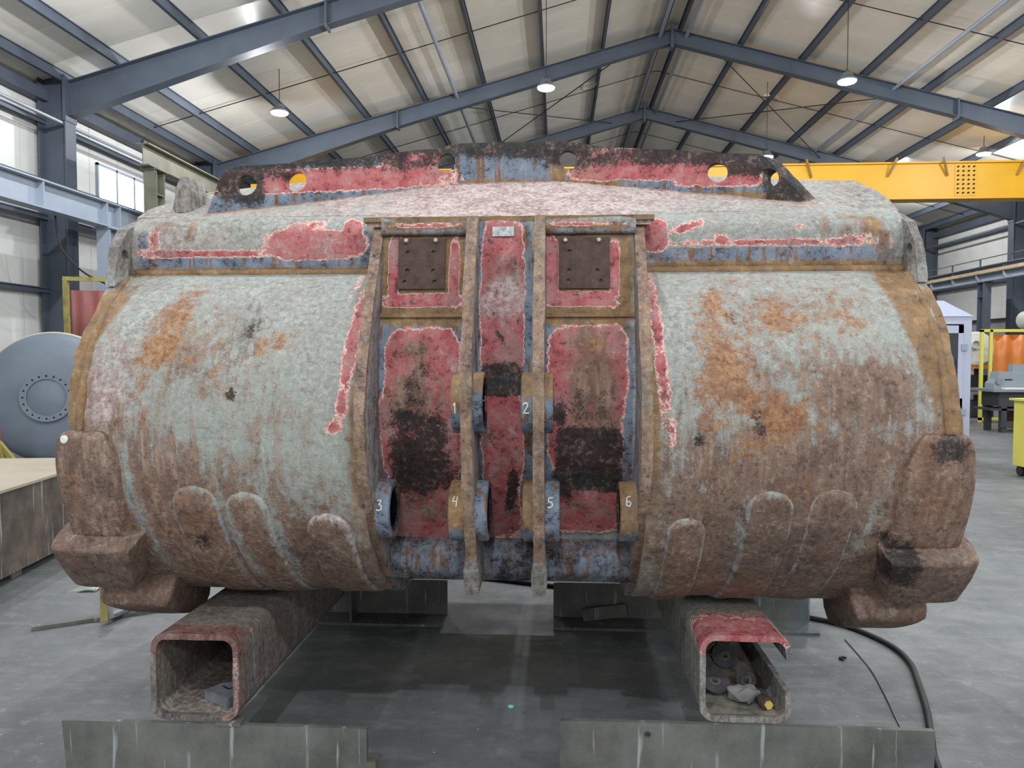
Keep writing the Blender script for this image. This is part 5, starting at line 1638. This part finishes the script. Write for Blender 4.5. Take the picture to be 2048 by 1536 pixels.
# yellow framed screen with orange curtain
M_YF = simple('lemon_yellow_frame', (222, 212, 96), 0.5, 0, 0.05, 2)
M_ORC = simple('orange_curtain', (206, 124, 48), 0.4, 0, 0.10, 1.2, 0, (186, 98, 40))
t = tag(empty('welding_screen', (9.3, 17.0, 0)), 'lemon yellow framed welding screen with orange curtain beside the workbench', 'screen')
for xx in (9.25, 9.33 + 0.11, 12.2): MB().box(xx - 0.03, xx + 0.03, 16.97, 17.03, 0, 2.03).build('post', M_YF, t)
MB().box(9.22, 12.23, 16.97, 17.03, 1.98, 2.04).build('rail', M_YF, t); MB().box(9.22, 12.23, 16.97, 17.03, 0.05, 0.11).build('rail', M_YF, t)
V, F = grid(lambda u, v: (9.50 + 2.65 * u, 17.0 + 0.02 * math.sin(u * 50), 0.42 + 1.50 * v), 80, 3)
o = mesh_obj('curtain', V, F, M_ORC, t, smooth=True); md = o.modifiers.new('cloth', 'SOLIDIFY'); md.thickness = 0.004
# workbench with grey machine
wb_ = tag(empty('workbench', (9.4, 15.1, 0)), 'dark steel workbench with pale top in front of the orange screen', 'workbench')
M_BEN = simple('bench_dark_steel', (64, 64, 68), 0.6, 0, 0.15, 4)
MB().box(8.24, 11.0, 14.7, 15.5, 0.78, 0.83).build('top', M_GALV, wb_)
MB().box(8.40, 10.9, 14.8, 15.4, 0.50, 0.78).build('apron', M_BEN, wb_)
MB().box(8.25, 10.9, 14.8, 15.4, 0.42, 0.46).build('shelf', M_BEN, wb_)
for xx in (8.5, 10.8):
    for yy in (14.85, 15.35): MB().box(xx - 0.05, xx + 0.05, yy - 0.05, yy + 0.05, 0.0, 0.5).build('leg', M_BEN, wb_)
MB().box(8.8, 10.4, 14.85, 15.3, 0.06, 0.40).build('drawer_box', simple('rust_brown_box', (112, 62, 48), 0.6), wb_)
MB().box(8.42, 10.88, 14.78, 14.80, 0.10, 0.22).build('stretcher', M_BEN, wb_)
mc = tag(empty('bench_machine', (8.7, 15.0, 0.83)), 'pale grey machine housing standing on the dark workbench', 'machine')
M_MAC = simple('machine_grey', (146, 156, 166), 0.45, 0, 0.05, 2)
V, F = sheet([(8.32, 0.83), (9.05, 0.83), (9.05, 1.16), (8.42, 1.16), (8.40, 1.02), (8.32, 0.94)], [], 0.2, lambda u, v, s_: (u, 14.85 + (0.3 if s_ else 0), v))
fix_normals(mesh_obj('housing', V, F, M_MAC, mc))
MB().box(8.72, 9.0, 14.95, 15.1, 1.16, 1.30).build('head_block', M_MAC, mc)
MB().box(8.52, 8.66, 14.84, 14.85, 1.00, 1.02).build('handle', M_BLACK, mc)
MB().lathe((8.40, 14.85, 0.98), (0, -1, 0), [(0, 0.06), (0.06, 0.06), (0.06, 0.03)], 16).build('spindle', M_GALV, mc)
MB().box(8.45, 9.6, 14.72, 14.84, 0.831, 0.86).build('slide', M_WHITE, mc)
# pale pipe spools behind the screen
M_WHT = simple('off_white_paint', (216, 214, 206), 0.5, 0, 0.06, 3)
for k, (x, z, r, lb) in enumerate(((9.75, 1.62, 0.40, 'off-white drum with dark port resting behind the screen'),)):
    t = tag(empty('drum', (x, 18.4, 0)), lb, 'drum')
    MB().lathe((x, 18.1, z), (0, 1, 0), [(0, r - 0.03), (0.03, r), (0.8, r), (0.83, r - 0.03)], 32).build('body', M_WHT, t, smooth=True, angle=40)
    MB().lathe((x - 0.08, 17.98, z + 0.1), (0, 1, 0), [(0.125, 0.10), (0, 0.10), (0, 0.085), (0.115, 0.085), (0.115, 0.0)], 20).build('port', M_WHT, t)
    MB().box(x - 0.45, x + 0.45, 18.12, 18.9, 1.16, 1.24).build('saddle', M_ORC, t)
    MB().box(x - 0.45, x + 0.45, 18.15, 18.9, 0.55, 0.62).build('shelf', M_GALV, t)
    for xx in (x - 0.4, x + 0.4):
        for yy in (18.2, 18.85): MB().box(xx - 0.04, xx + 0.04, yy - 0.04, yy + 0.04, 0, 1.16).build('leg', M_BEN, t)
    MB().box(x - 0.36, x + 0.36, 18.3, 18.8, 0.62, 1.0).build('crate', M_BEN, t)
    MB().box(x - 0.38, x + 0.38, 18.25, 18.8, 0.02, 0.4).build('crate', M_BEN, t)
# lemon tool cart
ct = tag(empty('tool_cart', (6.03, 9.35, 0)), 'lemon yellow tool cart with drawers on black castors', 'tool cart')
MB().box(5.64, 6.44, 9.12, 9.62, 0.13, 0.93).build('body', M_YF, ct)
MB().box(5.60, 6.48, 9.08, 9.66, 0.93, 0.955).build('top', M_YF, ct)
for z, h in ((0.70, 0.17), (0.18, 0.48)):
    d = MB().box(5.68, 6.40, 9.105, 9.12, z, z + h).build('drawer', M_YF, ct)
    MB().box(5.72, 5.78, 9.09, 9.105, z + h * 0.45, z + h * 0.45 + 0.07).build('handle', M_BLACK, d)
for xx in (5.70, 6.38):
    for yy in (9.2, 9.55): MB().lathe((xx - 0.02, yy, 0.065), (1, 0, 0), [(0, 0.065), (0.04, 0.065)], 18).build('castor', M_DARK, ct)
# air unit on the far column
hn = tag(empty('wall_fan', (11.26, 18.6, 2.0)), 'white round fan housing on a pole behind the orange screen', 'fan')
MB().lathe((11.11, 18.3, 2.30), (0, 1, 0), [(0, 0.16), (0.03, 0.20), (0.30, 0.22), (0.34, 0.18)], 28).build('housing', M_WHT, hn, smooth=True, angle=45)
MB().lathe((11.08, 18.20, 2.30), (0, 1, 0), [(0.105, 0.09), (0, 0.09), (0, 0.075), (0.1, 0.075), (0.1, 0.0)], 20).build('intake', M_WHT, hn)
MB().box(11.08, 11.16, 18.42, 18.50, 0, 2.12).build('pole', M_STEEL, hn)
MB().box(10.91, 11.34, 18.3, 18.6, 0, 0.03).build('base_plate', M_STEEL, hn)
# cable tray along the right rail beam
ctr = tag(empty('cable_tray', (13.55, 20, 4.38)), 'narrow galvanised cable tray with a tan conductor bar on the rail beam', 'cable tray')
MB().box(13.50, 13.62, 6, 42, 4.275, 4.295).build('tray', M_GALV, ctr)
for k in range(20): MB().box(13.50, 13.53, 8 + 1.7 * k, 8.05 + 1.7 * k, 4.29, 4.52).build('bracket', M_STEEL, ctr)
MB().box(13.485, 13.50, 6, 42, 4.06, 4.16).build('conductor_bar', simple('tan_bar', (196, 172, 140), 0.6), ctr)
MB().box(13.485, 13.50, 6, 42, 4.50, 4.53).build('guard_rail', M_STEEL, ctr)

# light paths kept short: the hall is evenly lit
S.cycles.max_bounces = 6
S.cycles.diffuse_bounces = 3
S.cycles.glossy_bounces = 2
S.cycles.transmission_bounces = 4
